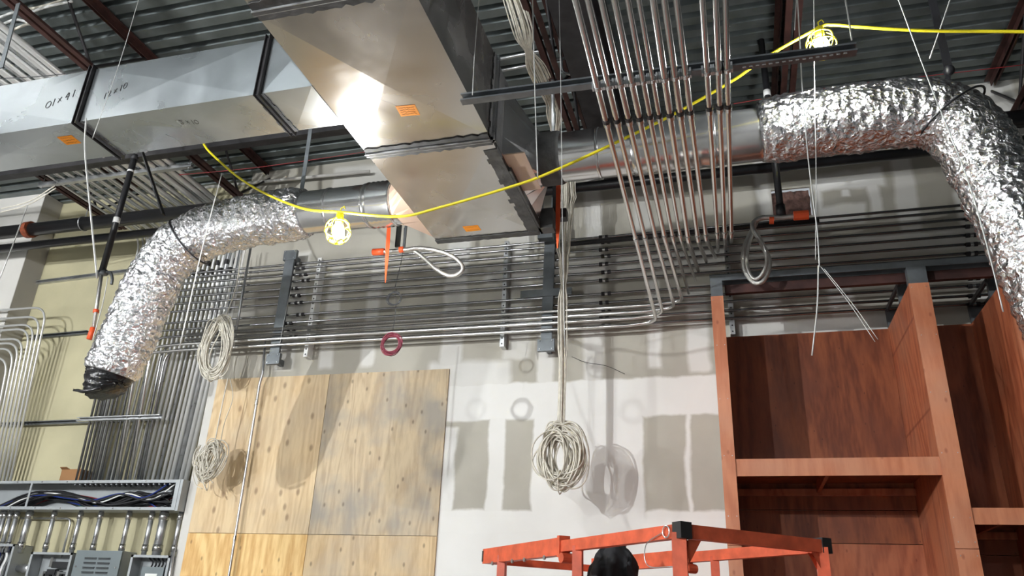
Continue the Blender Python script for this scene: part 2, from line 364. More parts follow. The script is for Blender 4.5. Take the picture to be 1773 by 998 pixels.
bm = BM(); box(bm, XL, XR, YB-.1, YB, 0, DECK); struct('wall_front', bm, M_far)
bm = BM(); box(bm, XL-.1, XR+.1, YB-.1, YEL+.3, -.1, 0); struct('floor', bm, M_floor)
bm = BM()   # corrugated roof deck
y = YB; prof = []
while y < YEL+.2:
    prof += [(y, 0), (y+.085, 0), (y+.098, .055), (y+.137, .055)]; y += .15
v0 = [bm.verts.new((XL-.1, a, DECK+b)) for a, b in prof]; v1 = [bm.verts.new((XR+.1, a, DECK+b)) for a, b in prof]
for i in range(len(prof)-1): bm.faces.new((v0[i], v0[i+1], v1[i+1], v1[i]))
struct('ceiling', bm, M_deck)
bm = BM(); g = 10
for i in range(g+1):
    for j in range(g+1): bm.verts.new((hx0+.004+(hx1-hx0-.008)*i/g, WALL+.08+.035*noise.noise((i*.9, j*.9, 1)), hz0+.004+(hz1-hz0-.008)*j/g))
bm.verts.ensure_lookup_table()
for i in range(g):
    for j in range(g): q = i*(g+1)+j; bm.faces.new([bm.verts[k] for k in (q, q+1, q+g+2, q+g+1)])
o = finish('insulation_batt', bm, M_insul, smooth=True); so = o.modifiers.new('s', 'SOLIDIFY'); so.thickness = .03; so.offset = 1
tag(o, 'brown crumpled insulation batt filling the square hole in the drywall', 'insulation')
# white corner strip where the drywall ends
bm = BM(); box(bm, DRYX-.01, DRYX+.10, WALL-.006, WALL+.0, 0, 5.35); struct('trim_2', bm, M_white)

# roof joists --------------------------------------------------------------
JX = [(-6.62, 'far left'), (-4.82, 'above the marked branch duct'), (-3.02, 'above the main duct, left side'), (-1.16, 'beside the white cable bundle'), (.62, 'above the right cage lamp'), (2.42, 'near the right wall')]
for X, where in JX:
    t = thing('roof_joist', 'red-brown open web steel roof joist, '+where, 'joist', (X, 0, 5.68), 'open web roof joists')
    bm = BM()
    for s in (-1, 1):
        box(bm, X+s*.012 if s > 0 else X-.055, X+.055 if s > 0 else X-.012, YB, YEL-.2, 5.68, 5.687); box(bm, min(X+s*.012, X+s*.018), max(X+s*.012, X+s*.018), YB, YEL-.2, 5.687, 5.735)
    obj('bottom_chord', bm, M_red, t)
    bm = BM()
    for s in (-1, 1):
        box(bm, X+.012 if s > 0 else X-.06, X+.06 if s > 0 else X-.012, YB, YEL-.2, 6.245, 6.255); box(bm, min(X+s*.012, X+s*.018), max(X+s*.012, X+s*.018), YB, YEL-.2, 6.19, 6.245)
    obj('top_chord', bm, M_red, t)
    y = -.2; s = 0
    while y < 6.1:
        bm = BM(); a = (X, y, 5.71 if s % 2 == 0 else 6.23); b = (X, y+.52, 6.23 if s % 2 == 0 else 5.71)
        tube(bm, [a, b], .013, 8); obj('web_rod', bm, M_dark, t); y += .52; s += 1
# dark deep steel: girder seat beside cable bundle
t = thing('roof_girder', 'dark deep steel girder over the overhead conduits', 'girder', (-.95, 0, 5.6))
bm = BM(); box(bm, -1.02, -.72, 2.2, 6.4, 5.62, 5.64); obj('flange', bm, M_dark, t)
bm = BM(); box(bm, -1.02, -.72, 2.2, 6.4, 6.2, 6.22); obj('flange', bm, M_dark, t)
bm = BM(); box(bm, -.88, -.865, 2.2, 6.4, 5.64, 6.2); obj('web_plate', bm, M_dark, t)
# bridging bar across the joists
bm = BM(); sqbar(bm, (-9.3, 5.06, 5.60), (-2.2, 5.06, 5.60), .06, .07); box(bm, -9.3, -2.2, 5.0, 5.03, 5.56, 5.66)
tag(finish('bridging_bar', bm, M_dark), 'dark steel bar crossing under the joists behind the branch duct', 'steel bar')

# ================================================================ MAIN RECTANGULAR DUCT
ZB = 4.30
t = thing('main_duct', 'large rectangular galvanised duct with dark sealant seams and orange stickers', 'duct', (-1.64, 3.5, ZB))
def duct_box(bm, x0, x1, y0, y1, z0, z1, puff=.02):
    c = [(x0, y0), (x1, y0), (x1, y1), (x0, y1)]
    def panel(ps, nrm):
        P = [Vector(p) for p in ps]; ctr = sum(P, Vector())/4+Vector(nrm)*puff
        vs = [bm.verts.new(p) for p in P]; cv = bm.verts.new(ctr)
        for i in range(4): bm.faces.new((vs[i], vs[(i+1) % 4], cv))
    panel([(x0, y0, z0), (x1, y0, z0), (x1, y1, z0), (x0, y1, z0)], (0, 0, -1)); panel([(x0, y0, z1), (x1, y0, z1), (x1, y1, z1), (x0, y1, z1)], (0, 0, 1))
    panel([(x0, y0, z0), (x1, y0, z0), (x1, y0, z1), (x0, y0, z1)], (0, -1, 0)); panel([(x0, y1, z0), (x1, y1, z0), (x1, y1, z1), (x0, y1, z1)], (0, 1, 0))
    panel([(x0, y0, z0), (x0, y1, z0), (x0, y1, z1), (x0, y0, z1)], (-1, 0, 0)); panel([(x1, y0, z0), (x1, y1, z0), (x1, y1, z1), (x1, y0, z1)], (1, 0, 0))
    bmesh.ops.remove_doubles(bm, verts=bm.verts[:], dist=.0005)
DX0, DX1, ZT = -2.04, -1.245, 4.90
for y0, y1 in ((1.0, 2.38), (2.42, 3.62), (3.66, 4.87)):
    bm = BM(); duct_box(bm, DX0, DX1, y0, y1, ZB, ZT); obj('duct_section', bm, M_duct, t)
def ragged_band(bm, x0, x1, y0, y1, z, nx=26, amp=.02, seed=0, th=.006):
    """sealant smear on the underside"""
    a = []; b = []
    for i in range(nx+1):
        u = i/nx; x = x0+(x1-x0)*u
        a.append((x, y0+amp*noise.noise((i*.7+seed, 3, 1)), z)); b.append((x, y1+amp*noise.noise((i*.8+seed, 9, 4)), z))
    for i in range(nx):
        for zz in (0, -th): quad(bm, *[(p[0], p[1], p[2]+zz) for p in (a[i], a[i+1], b[i+1], b[i])])
        quad(bm, a[i], a[i+1], (a[i+1][0], a[i+1][1], z-th), (a[i][0], a[i][1], z-th)); quad(bm, b[i], b[i+1], (b[i+1][0], b[i+1][1], z-th), (b[i][0], b[i][1], z-th))
for y, w in ((2.4, .06), (3.64, .055)):
    bm = BM(); ragged_band(bm, DX0+.003, DX1-.003, y-w, y+w, ZB-.003, seed=y)
    sqbar(bm, (DX0-.003, y, ZB-.012), (DX1+.012, y, ZB-.012), .022, .016)
    for i in range(14):
        z0 = ZB+.6*i/14
        for XX in (DX1+.004,):
            a = .05+.02*noise.noise((i*.9, y, 2)); box(bm, XX, XX+.006, y-a, y+a, z0, z0+.6/14)
    obj('sealant_seam', bm, M_mastic, t)
for y in (2.4, 3.64):     # standing flange lips round each joint
    bm = BM()
    for s in (-.012, .012): box(bm, DX0-.004, DX1+.02, y+s-.002, y+s+.002, ZB-.02, ZB-.002); box(bm, DX1+.002, DX1+.028, y+s-.002, y+s+.002, ZB-.02, ZT)
    obj('joint_flange', bm, M_galv, t)
bm = BM(); ragged_band(bm, DX0, DX1, 4.82, 4.88, ZB-.004, seed=5, amp=.01); obj('end_sealant', bm, M_mastic, t)
# dark sheet over the right face + sealant strip along takeoff
bm = BM()
for i in range(22):
    yy = 3.75+i*1.1/22; a = .03+.022*noise.noise((i*.8, 1, 7)); box(bm, DX1-.05-a, DX1+.006, yy, yy+1.1/22, ZB-.006, ZB+.03)
box(bm, DX1+.002, DX1+.008, 3.72, 4.86, ZB+.02, ZT-.02)
obj('sealant_and_dark_sheet', bm, M_mastic, t)
def crease(u, v, rect, puff):
    """height of a cross-broken panel over its edge plane"""
    a, b, c, d = rect
    return puff*max(0, min(min(u-a, b-u)/((b-a)/2), min(v-c, d-v)/((d-c)/2)))
def sticker(par, c, rot, w, h, lines, seed, z, rect, puff):
    def P3(a, b, e=0):
        x = c[0]+a*w*math.cos(rot)-b*h*math.sin(rot); y = c[1]+a*w*math.sin(rot)+b*h*math.cos(rot)
        return Vector((x, y, z-crease(x, y, rect, puff)-e))
    bm = BM(); n = 8; g_ = [[[bm.verts.new(P3(-.5+i/n, -.5+j/n, e)) for j in range(n+1)] for i in range(n+1)] for e in (.0004, .0014)]
    for q in g_:
        for i in range(n):
            for j in range(n): bm.faces.new((q[i][j], q[i+1][j], q[i+1][j+1], q[i][j+1]))
    st = obj('sticker', bm, M_orange, par)
    bm = BM(); rnd = random.Random(seed)
    for j in range(lines):
        yy = -.28+.56*j/max(1, lines-1)
        tube(bm, [P3(-.38+.76*i/16, yy+rnd.uniform(-.05, .05), .0016) for i in range(17)], .001, 4)
    obj('handwriting', bm, M_rust, st)
    return st
sc_ = W(706, 192, Z=ZB-.014); sticker(t, sc_, .08, .112, .10, 4, 3, ZB, (DX0, DX1, 2.42, 3.62), .02)
sc_ = W(817, 397, Z=ZB-.012); sticker(t, sc_, 0, .115, .085, 2, 5, ZB, (DX0, DX1, 3.66, 4.87), .02)

# boot from the main duct's right face to the round duct
RYc, RZc, RR = 4.36, 4.585, .168
bt = thing('duct_takeoff', 'pleated sheet-metal takeoff joining the main duct to the right round duct', 'duct fitting', (-1.2, RYc, 4.4))
bm = BM(); n = 20; x0, x1 = DX1+.008, -1.10
rect = []; circ = []
for k in range(n):
    th = 2*PI*(k+.5)/n; c, s = math.cos(th), math.sin(th); m_ = max(abs(c), abs(s))
    rect.append((x0, 4.30+c/m_*.46, 4.58+s/m_*.26)); circ.append((x1, RYc+c*(RR+.003), RZc+s*(RR+.003)))
va = [bm.verts.new(p) for p in rect]; vb = [bm.verts.new(p) for p in circ]; vc = [bm.verts.new((x1+.05, p[1], p[2])) for p in circ]
for k in range(n):
    bm.faces.new((va[k], va[(k+1) % n], vb[(k+1) % n], vb[k])); bm.faces.new((vb[k], vb[(k+1) % n], vc[(k+1) % n], vc[k]))
obj('boot', bm, M_round, bt)
bm = BM(); tube(bm, [(x1-.02, RYc, RZc), (x1+.0, RYc, RZc), (x1+.11, RYc, RZc), (x1+.13, RYc, RZc)], lambda i: (RR+.012, RR+.016, RR+.014, RR+.008)[i], 32); obj('sealant_collar', bm, M_mastic, bt, True)
bm = BM(); box(bm, DX1+.01, x1, 3.86, 4.3, ZB+.02, ZB+.028); obj('bottom_pan', bm, M_peach, bt)
# black board brace hanging under the duct end
t2 = thing('end_bracket', 'dark folded steel bracket behind the far end of the main duct', 'bracket', (-1.2, 4.9, 4.3))
bm = BM(); vs = [(-1.235, 4.0, 4.30), (-1.235, 4.87, 4.30), (-1.235, 4.87, 4.42), (-1.235, 4.0, 4.42)]
box(bm, -1.235, -1.13, 4.78, 4.87, 4.29, 4.45); box(bm, -1.235, -1.22, 4.0, 4.87, 4.29, 4.40); obj('plate', bm, M_mastic, t2)

# round duct, right ------------------------------------------------------
rd = thing('round_duct', 'right-hand round galvanised duct behind the overhead conduits', 'duct', (-.4, RYc, RZc-RR))
bm = BM(); pts = []; rr = []
x = -1.04
while x < .34:
    pts.append((x, RYc, RZc)); rr.append(RR); x += .04
tube(bm, pts, lambda i: rr[i], 40); obj('duct_pipe', bm, M_round, rd, True)
for X in (-.72, .02):
    bm = BM(); tube(bm, [(X-.01, RYc, RZc), (X-.008, RYc, RZc), (X+.008, RYc, RZc), (X+.01, RYc, RZc)], lambda i: RR+(.001, .006, .006, .001)[i], 40); obj('seam_bead', bm, M_round, rd, True)
bm = BM(); X = -.5                 # gored ribs
pts = []; k = 0
while X < -.02: pts.append((X, RYc, RZc)); pts.append((X+.03, RYc, RZc)); X += .06
tube(bm, pts, lambda i: RR+(.001 if i % 2 else .007), 40); obj('corrugated_sleeve', bm, M_round, rd, True)

def flex(name, label, path, R, seed, seg=.012, n=72, folds=1.0):
    """insulated duct in a crinkled foil jacket"""
    path = smooth_path(path, 10)
    L = [0]
    for i in range(1, len(path)): L.append(L[-1]+(path[i]-path[i-1]).length)
    N = int(L[-1]/seg); pts = []; j = 0
    for i in range(N+1):
        d = L[-1]*i/N
        while j < len(path)-2 and L[j+1] < d: j += 1
        u = (d-L[j])/max(1e-6, L[j+1]-L[j]); pts.append(path[j].lerp(path[j+1], min(1, u)))
    F = frames(pts); bm = BM(); rings = []
    for i, (p, (tt, a, b)) in enumerate(zip(pts, F)):
        ring = []; d = i*seg; e = min(i, N-i)/6.0
        for k in range(n):
            th = 2*PI*k/n; q = Vector((math.cos(th)*2.0+seed, math.sin(th)*2.0, d*9))
            h = .012*noise.noise(q*.9) + .014*folds*noise.noise(Vector((math.cos(th)*1.3+seed, math.sin(th)*1.3, d*38))) + .006*abs(noise.noise(Vector((math.cos(th)*5, math.sin(th)*5+seed, d*22+math.sin(3*th)*1.2))))
            h += .010*(abs(noise.noise(Vector((math.cos(th)*2.2+d*6, math.sin(th)*2.2-seed, d*11))))-.25)
            h += .005*noise.noise(Vector((math.cos(th)*9, math.sin(th)*9+seed, d*60)))
            rr = R+h-(.018*(1-min(1, e)))
            ring.append(bm.verts.new(p+a*math.cos(th)*rr+b*math.sin(th)*rr))
        rings.append(ring)
    for i in range(len(rings)-1):
        for k in range(n): bm.faces.new((rings[i][k], rings[i][(k+1) % n], rings[i+1][(k+1) % n], rings[i+1][k]))
    bm.faces.new(rings[0]); bm.faces.new(rings[-1])
    o = finish(name, bm, M_foil, smooth=True); tag(o, label, 'flexible duct'); return o, pts, F
# right flexible duct with a hung elbow
pR = [(.30, RYc, 4.60), (.55, 4.36, 4.615), (.9, 4.36, 4.62), (1.22, 4.36, 4.61), (1.40, 4.36, 4.50), (1.50, 4.36, 4.25), (1.58, 4.36, 3.9), (1.66, 4.36, 3.5), (1.72, 4.36, 3.1), (1.75, 4.36, 2.6)]
fr, _, _ = flex('foil_flex_duct', 'right crinkled silver foil duct bending down at the frame edge', pR, .208, 3)
# strap that holds the elbow
hs = thing('duct_hanger_strap', 'black strap hanging from the deck round the right foil elbow', 'hanger strap', (1.36, 4.36, 4.3))
tp = W(1614, 0, Y=4.36); kn = W(1643, 122, Y=4.36)
bm = BM(); sqbar(bm, tp+(tp-kn)*1.2, kn, .045, .012); obj('strap_tail', bm, M_black, hs)
bm = BM(); bmesh.ops.create_icosphere(bm, subdivisions=2, radius=.035, matrix=Matrix.Translation(kn)); 
for v in bm.verts: v.co += Vector((.01, .01, .012))*noise.noise(v.co*30)
obj('knot', bm, M_black, hs, True)
bm = BM(); sqbar(bm, kn, V(1.40, 4.36, 4.80), .03, .012); obj('strap_end', bm, M_black, hs)
bm = BM(); c = Vector((1.375, 4.36, 4.545)); d = Vector((.55, 0, -.83)); a = d.cross(Vector((0, 1, 0))).normalized(); pts = []
for k in range(33):
    th = 2*PI*k/32; pts.append(c+(-a*math.cos(th)*.238+Vector((0, 1, 0))*math.sin(th)*.222))
tube(bm, pts[:-1], .007, 8, closed=True); obj('strap_loop', bm, M_black, hs, True)

# left round duct + flex --------------------------------------------------
LY, LR = 4.46, .158
ld = thing('round_duct', 'left-hand round galvanised duct with silver collar near the main duct', 'duct', (-2.5, LY, 4.28))
bm = BM(); pts = [(-2.97+.05*i, LY, 4.43) for i in range(17)]; tube(bm, pts, LR, 40); obj('duct_pipe', bm, M_round, ld, True)
for X in (-2.72, -2.42):
    bm = BM(); tube(bm, [(X-.01, LY, 4.43), (X-.008, LY, 4.43), (X+.008, LY, 4.43), (X+.01, LY, 4.43)], lambda i: LR+(.001, .006, .006, .001)[i], 40); obj('seam_bead', bm, M_round, ld, True)
bm = BM(); pts = [(-2.40+.018*i, LY, 4.43) for i in range(12)]; tube(bm, pts, lambda i: LR+(.004 if i % 2 else .012), 40); obj('corrugated_collar', bm, M_round, ld, True)
bm = BM(); n = 20; x0, x1 = DX0-.006, -2.20; va = []; vb = []
for k in range(n):
    th = 2*PI*(k+.5)/n; c, s = math.cos(th), math.sin(th); m_ = max(abs(c), abs(s))
    va.append(bm.verts.new((x0, 4.5+c/m_*.30, 4.50+s/m_*.19))); vb.append(bm.verts.new((x1, LY+c*LR, 4.43+s*LR)))
for k in range(n): bm.faces.new((va[k], va[(k+1) % n], vb[(k+1) % n], vb[k]))
obj('boot', bm, M_peach, ld)
pL = [(-2.94, LY, 4.43), (-3.2, LY, 4.425), (-3.55, LY, 4.39), (-3.85, 4.45, 4.31), (-4.06, 4.45, 4.16), (-4.16, 4.45, 3.93), (-4.22, 4.45, 3.68), (-4.28, 4.45, 3.45), (-4.33, 4.45, 3.24)]
fl, pp, FF = flex('foil_flex_duct', 'left crinkled silver foil duct drooping to a black taped end', pL, .196, 11)
# black film end
bm = BM(); base = Vector((-4.33, 4.45, 3.26)); pts = [base, base+V(-.008, 0, -.04), base+V(-.015, 0, -.09), base+V(-.01, 0, -.13), base+V(.0, 0, -.16)]
tube(bm, smooth_path(pts, 5), lambda i: (.178-.0028*i), 40, rf=lambda i, th: .018*noise.noise(Vector((math.cos(th)*4, math.sin(th)*4, i*.7)))+.008*math.sin(th*9+i)*(i/20.))
e0 = thing('bagged_duct_end', 'crumpled black plastic film closing the left foil duct end', 'plastic film', base)
obj('film_bag', bm, M_blackp, e0, True)
bm = BM(); tube(bm, smooth_path([base+V(.06, -.12, -.16), base+V(-.05, -.15, -.19), base+V(-.15, -.14, -.175)], 5), lambda i: .016-.0008*i, 8, rf=lambda i, th: .004*math.sin(3*th+i)); obj('film_tail', bm, M_blackp, e0, True)
hs = thing('duct_hanger_strap', 'black strap hanging round the bend of the left foil duct', 'hanger strap', (-3.95, 4.45, 4.0))
a0 = W(246, 262, Y=4.45); a1 = W(283, 372, Y=4.45)
bm = BM(); sqbar(bm, a0+(a0-a1)*.9, a1, .04, .01); obj('strap_tail', bm, M_black, hs)
bm = BM(); c = Vector((-3.905, 4.45, 4.275)); d = Vector((-.80, 0, -.6)); a = d.cross(Vector((0, 1, 0))).normalized(); pts = []
for k in range(32):
    th = 2*PI*k/32; pts.append(c+(a*math.cos(th)*.213+Vector((0, 1, 0))*math.sin(th)*.207))
tube(bm, pts, .007, 8, closed=True); obj('strap_loop', bm, M_black, hs, True)
# grey hanger for the left round duct
g0 = W(538, 222, Y=4.46); g1 = W(521, 338, Y=4.46)
hg = thing('pipe_hanger', 'grey flat steel hanger above the left round duct', 'hanger', g1)
bm = BM(); sqbar(bm, g0+(g0-g1)*1.0, g1, .032, .006); obj('flat_bar', bm, M_post, hg)
bm = BM(); tube(bm, [g1+V(-.05, 0, -.01), g1+V(0, 0, .03), g1+V(.05, 0, -.01)], .008, 8); obj('saddle', bm, M_galv, hg)

# ================================================================ BRANCH DUCT (left, with writing)
bd = thing('branch_duct', 'long rectangular galvanised branch duct marked 12X10 in black marker', 'duct', (-3.4, 3.15, ZB))
BY0, BY1, BZ0, BZ1 = 2.965, 3.325, ZB, 4.68
for x0, x1 in ((-2.35, DX0-.005), (-3.565, -2.39), (-4.95, -3.605), (-6.3, -4.99)):
    bm = BM(); duct_box(bm, x0, x1, BY0, BY1, BZ0, BZ1, .010); obj('duct_section', bm, M_duct2, bd)
for X in (-2.37, -3.585, -4.97):
    bm = BM()
    for s in (-.014, .014): box(bm, X+s-.002, X+s+.002, BY0-.025, BY1+.02, BZ0-.025, BZ1+.02)
    box(bm, X-.014, X+.014, BY0-.012, BY1, BZ0-.012, BZ1)
    obj('joint_flange', bm, M_dark, bd)
    bm = BM()
    for i in range(10):
        a = .035+.015*noise.noise((i*.9, X, 2)); y0 = BY0+i*(BY1-BY0)/10; box(bm, X-a, X+a, y0, y0+(BY1-BY0)/10, BZ0-.006, BZ0+.002)
    obj('sealant_seam', bm, M_mastic, bd)
def strokes(par, O, ux, uz, S, strk, r=.0023, sec=(-3.565, -2.39), face='front'):
    def on(p):
        if face == 'front': return Vector((p.x, BY0-.0006-crease(p.x, p.z, (*sec, BZ0, BZ1), .010), p.z))
        return Vector((p.x, p.y, BZ0-.0006-crease(p.x, p.y, (*sec, BY0, BY1), .010)))
    bm = BM(); O = Vector(O); ux = Vector(ux); uz = Vector(uz)
    for st in strk: tube(bm, [on(O+ux*p[0]*S+uz*p[1]*S) for p in st], r, 5)
    obj('marker_writing', bm, M_ink, par)
circ0 = [(math.cos(t_*PI/6)*.28, .5+math.sin(t_*PI/6)*.45) for t_ in range(13)]
one = [(0, 0), (.08, 1)]
two = [(-.25, .75), (-.1, .98), (.15, .95), (.2, .7), (0, .35), (-.25, .05), (.3, .08)]
ex = [[(-.2, .75), (.2, .2)], [(.2, .8), (-.2, .15)]]
def sh(s, dx): return [(p[0]+dx, p[1]) for p in s]
o_ = W(181, 172, Y=BY0)
strokes(bd, (o_.x, BY0-.011, o_.z), (1, 0, .38), (-.05, 0, 1), .043, [sh(one, .0), sh(two, .65), sh(ex[0], 1.6), sh(ex[1], 1.6), sh(one, 2.4), sh(circ0, 3.1)])
# mirror-written mark on the next section
circ1 = [(p[0]*1.2, p[1]) for p in circ0]; four = [(.1, 1), (-.2, .45), (.3, .45)]; four2 = [(.2, .9), (.12, -.05)]
o_ = W(79, 190, Y=BY0)
strokes(bd, (o_.x, BY0-.011, o_.z), (1, 0, .34), (-.05, 0, 1), .052, [sh(circ1, .3), sh(one, .95), sh(ex[0], 1.75), sh(ex[1], 1.75), sh(four, 2.7), sh(four2, 2.7), sh(one, 3.5)], .0023, (-4.95, -3.605))
o_ = W(312, 206, Z=BZ0)
strokes(bd, (o_.x, o_.y, BZ0-.010), (1, .2, 0), (-.2, 1, 0), .04, [sh(two, 0), sh(ex[0], .9), sh(ex[1], .9), sh(one, 1.6), sh(circ0, 2.2)], .0013, face='bottom')
sc_ = W(120, 242, Z=BZ0); sticker(bd, sc_, .05, .105, .085, 3, 9, BZ0, (-4.95, -3.605, BY0, BY1), .010)

TY0, TY1 = 6.40, 6.62; tz1 = W(322, 831, Y=TY0).z; tz0 = W(320, 884, Y=TY0).z
# ================================================================ OVERHEAD CONDUITS AND THEIR STRUT
ZC = 4.165
st = thing('strut_channel', 'long overhead strut channel carrying the twelve parallel conduits', 'strut channel', (-.3, 3.16, 4.2))
bm = BM(); channel(bm, (-1.25, 3.145, 4.215), (.68, 3.178, 4.21), .046, .045, .004, (0, -1, 0)); obj('channel_body', bm, M_stut, st)
bm = BM()
for i in range(16):
    x = .17+.03*i
    tube(bm, [(x, 3.168, 4.187), (x+.016, 3.168, 4.187)], .0045, 8)
obj('slot_row', bm, M_emt, st)
tops = [(996.6, 0), (1018, 0), (1041, 0), (1064, 0), (1087, 0), (1106, 0), (1131, 0), (1150, 0), (1171, 0), (1216, 0), (1239, 0), (1256, 0)]
bends = [(1102.6, 422), (1118.6, 420), (1137, 419), (1152, 417), (1166, 417), (1179, 416), (1192, 418), (1209, 417), (1223, 415), (1242.5, 412), (1255, 411), (1266.5, 411)]
ends = [(1137, 559), (1147.6, 538.5), (1168, 533), (1181.6, 516), (1192.5, 508), (1204.5, 486.7), (1209, 468.7), (1223, 453), (1239, 446.5), (1243, 436), (1256, 433), (1266, 420)]
cpl = [205, 203, 201, 199, 196, 195, 192, 190, 188, 182, 179, 178]
zl = [4.085, 4.15, 4.205, 4.262]
rad = [.0150, .0150, .0150, .0160, .0135, .0120, .0165, .0160, .0145, .0135, .0145, .0135]
for i in range(12):
    a = W(*tops[i], Z=ZC); b = W(*bends[i], Z=ZC); r = rad[i]
    d = (a-b).normalized(); start = a+d*2.6
    X1 = b.x
    cd_ = thing('overhead_conduit', ORD[i]+' from the left of the twelve overhead conduits' + (', turning left along the wall' if i < 4 else ', its end kicked back to the wall'), 'conduit', (b.x, b.y, ZC), 'overhead conduits on the strut')
    if i < 4:
        e = W(*ends[i], Y=6.30); path = [start, b, V(e.x, 6.30, zl[i]+.02), V(e.x-.25, 6.30, zl[i]), V(-5.35-.0*i, 6.30, zl[i]+.01), V(-5.86+.15*i, 6.31, zl[i]), V(-5.86+.15*i, 6.43, tz1)]
        if i >= 2: path = [start, b, V(e.x, 6.30, zl[i]+.02), V(e.x-.25, 6.30, zl[i]), V(-5.30, 6.30, zl[i])]
        path[-1] = path[-1]
        bm = BM(); tube(bm, fillet(path, .12 if i < 2 else .1), r, 12)
    else:
        e = W(*ends[i], Y=6.36); bm = BM(); tube(bm, fillet([start, b, e], .08), r, 12)
    obj('pipe', bm, M_emtb, cd_, True)
    # strap at the strut, coupling behind, coupling at the bend
    Ys = 3.16-.02+.0*i; p = b+(a-b)*((b.y-Ys)/(b.y-a.y))
    bm = BM(); tube(bm, [p+V(0, -.012, 0), p+V(0, .012, 0)], r+.004, 12); box(bm, p.x-r-.012, p.x-r-.003, p.y-.012, p.y+.012, ZC-.012, ZC+.035); box(bm, p.x+r+.003, p.x+r+.012, p.y-.012, p.y+.012, ZC-.012, ZC+.035); obj('strap', bm, M_galv, cd_)
    Yc = W(1000, 0, Z=ZC).y
    pc = W(tops[i][0]+(bends[i][0]-tops[i][0])*cpl[i]/415., cpl[i]+8, Z=ZC); p = b+(a-b)*((b.y-pc.y)/(b.y-a.y))
    bm = BM(); tube(bm, [p+V(0, -.03, 0), p+V(0, -.004, 0)], r+.005, 12); obj('set_screw_coupling', bm, M_dark, cd_)
    bm = BM(); tube(bm, [p+V(0, -.002, 0), p+V(0, .03, 0)], r+.0045, 12); obj('coupling_collar', bm, M_emt, cd_)
    bm = BM(); q = b+(a-b).normalized()*.06; tube(bm, [q, q+(a-b).normalized()*.03], r+.004, 12); obj('bend_collar', bm, M_emt, cd_)

# ================================================================ WALL CONDUITS
zs = [5.003, 4.949, 4.874, 4.806, 4.726, 4.644, 4.564, 4.432, 4.347, 4.28, 4.197, 4.126]
for i, z in enumerate(zs):
    w = thing('horizontal_conduit', ORD[i]+' from the top of the horizontal conduits along the drywall', 'conduit', (0, 6.38, z), 'horizontal wall conduits')
    xl = (-6.36+.047*i) if i < 7 else (-5.97, -5.92, -5.77, -5.63, -5.58)[i-7]
    bm = BM(); tube(bm, fillet([V(3.2, 6.38, z+.005), V(-1, 6.38, z), V(xl, 6.38, z+.005*(i % 3)), V(xl, 6.44, tz1)], .16), .0122, 10)
    obj('pipe', bm, M_emtw, w, True)
    for Xc in (-4.2+.04*((i*5) % 4), -1.03+.02*(i % 2), 2.02-.012*i):
        bm = BM(); tube(bm, [(Xc-.035, 6.38, z), (Xc-.005, 6.38, z)], .019, 10); obj('coupling', bm, M_dark, w)
        bm = BM(); tube(bm, [(Xc-.003, 6.38, z), (Xc+.02, 6.38, z)], .0165, 10); obj('coupling_collar', bm, M_emt, w)
        bm = BM(); tube(bm, [(Xc+.022, 6.38, z), (Xc+.05, 6.38, z)], .019, 10); obj('coupling', bm, M_dark, w)
# heavier black conduit high on the run
bm = BM(); a = W(962, 425, Y=6.2); b = W(1418, 381, Y=6.2); tube(bm, [a, b], .022, 12)
tag(finish('strut_channel', bm, M_dark, smooth=True), 'dark steel bar across the wall conduits from the cable bundle to the sprinkler', 'steel bar')

# posts
def plate_post(label, pt, pb, wid, pw=.12, cross=None, Y=6.30):
    a = W(*pt, Y=Y); b = W(*pb, Y=Y)
    t = thing('support_post', label, 'steel support', (b.x, Y, b.z))
    bm = BM(); sqbar(bm, a, b, .02, .02)
    bm.free(); bm = BM(); dx = wid/2
    vs = []
    for p in (a, b):
        for sx, sy in ((-1, -1), (1, -1), (1, 1), (-1, 1)): vs.append(bm.verts.new((p.x+sx*dx, 6.344+sy*.014, p.z)))
    for f in ((0, 1, 2, 3), (7, 6, 5, 4), (0, 4, 5, 1), (1, 5, 6, 2), (2, 6, 7, 3), (3, 7, 4, 0)): bm.faces.new([vs[i] for i in f])
    obj('flat_bar', bm, M_post, t)
    for p, s in ((a, 1), (b, -1)):
        bm = BM(); box(bm, p.x-pw/2, p.x+pw/2, 6.322, 6.36, p.z-.055, p.z+.055, .003); box(bm, p.x-.02, p.x+.02, 6.36, WALL-.001, p.z-.03, p.z+.03); pl = obj('end_plate', bm, M_post, t)
        bm = BM()
        for sx in (-1, 1):
            for sz in (-1, 1): tube(bm, [(p.x+sx*pw*.36, 6.322, p.z+sz*.038), (p.x+sx*pw*.36, 6.314, p.z+sz*.038)], .006, 6)
        obj('bolt_head', bm, M_galv, pl)
    if cross:
        c = W(*cross, Y=Y); bm = BM(); box(bm, c.x-.26, c.x+.22, 6.318, 6.329, c.z-.035, c.z+.035, .003); obj('cross_plate', bm, M_post, t)
    return t
plate_post('grey flat steel post over the left end of the wall conduits', (500, 440), (470, 620), .105, .15)
plate_post('grey flat steel post beside the white cable bundle with a cross plate', (951, 400), (944, 596), .10, .155, (948, 505))
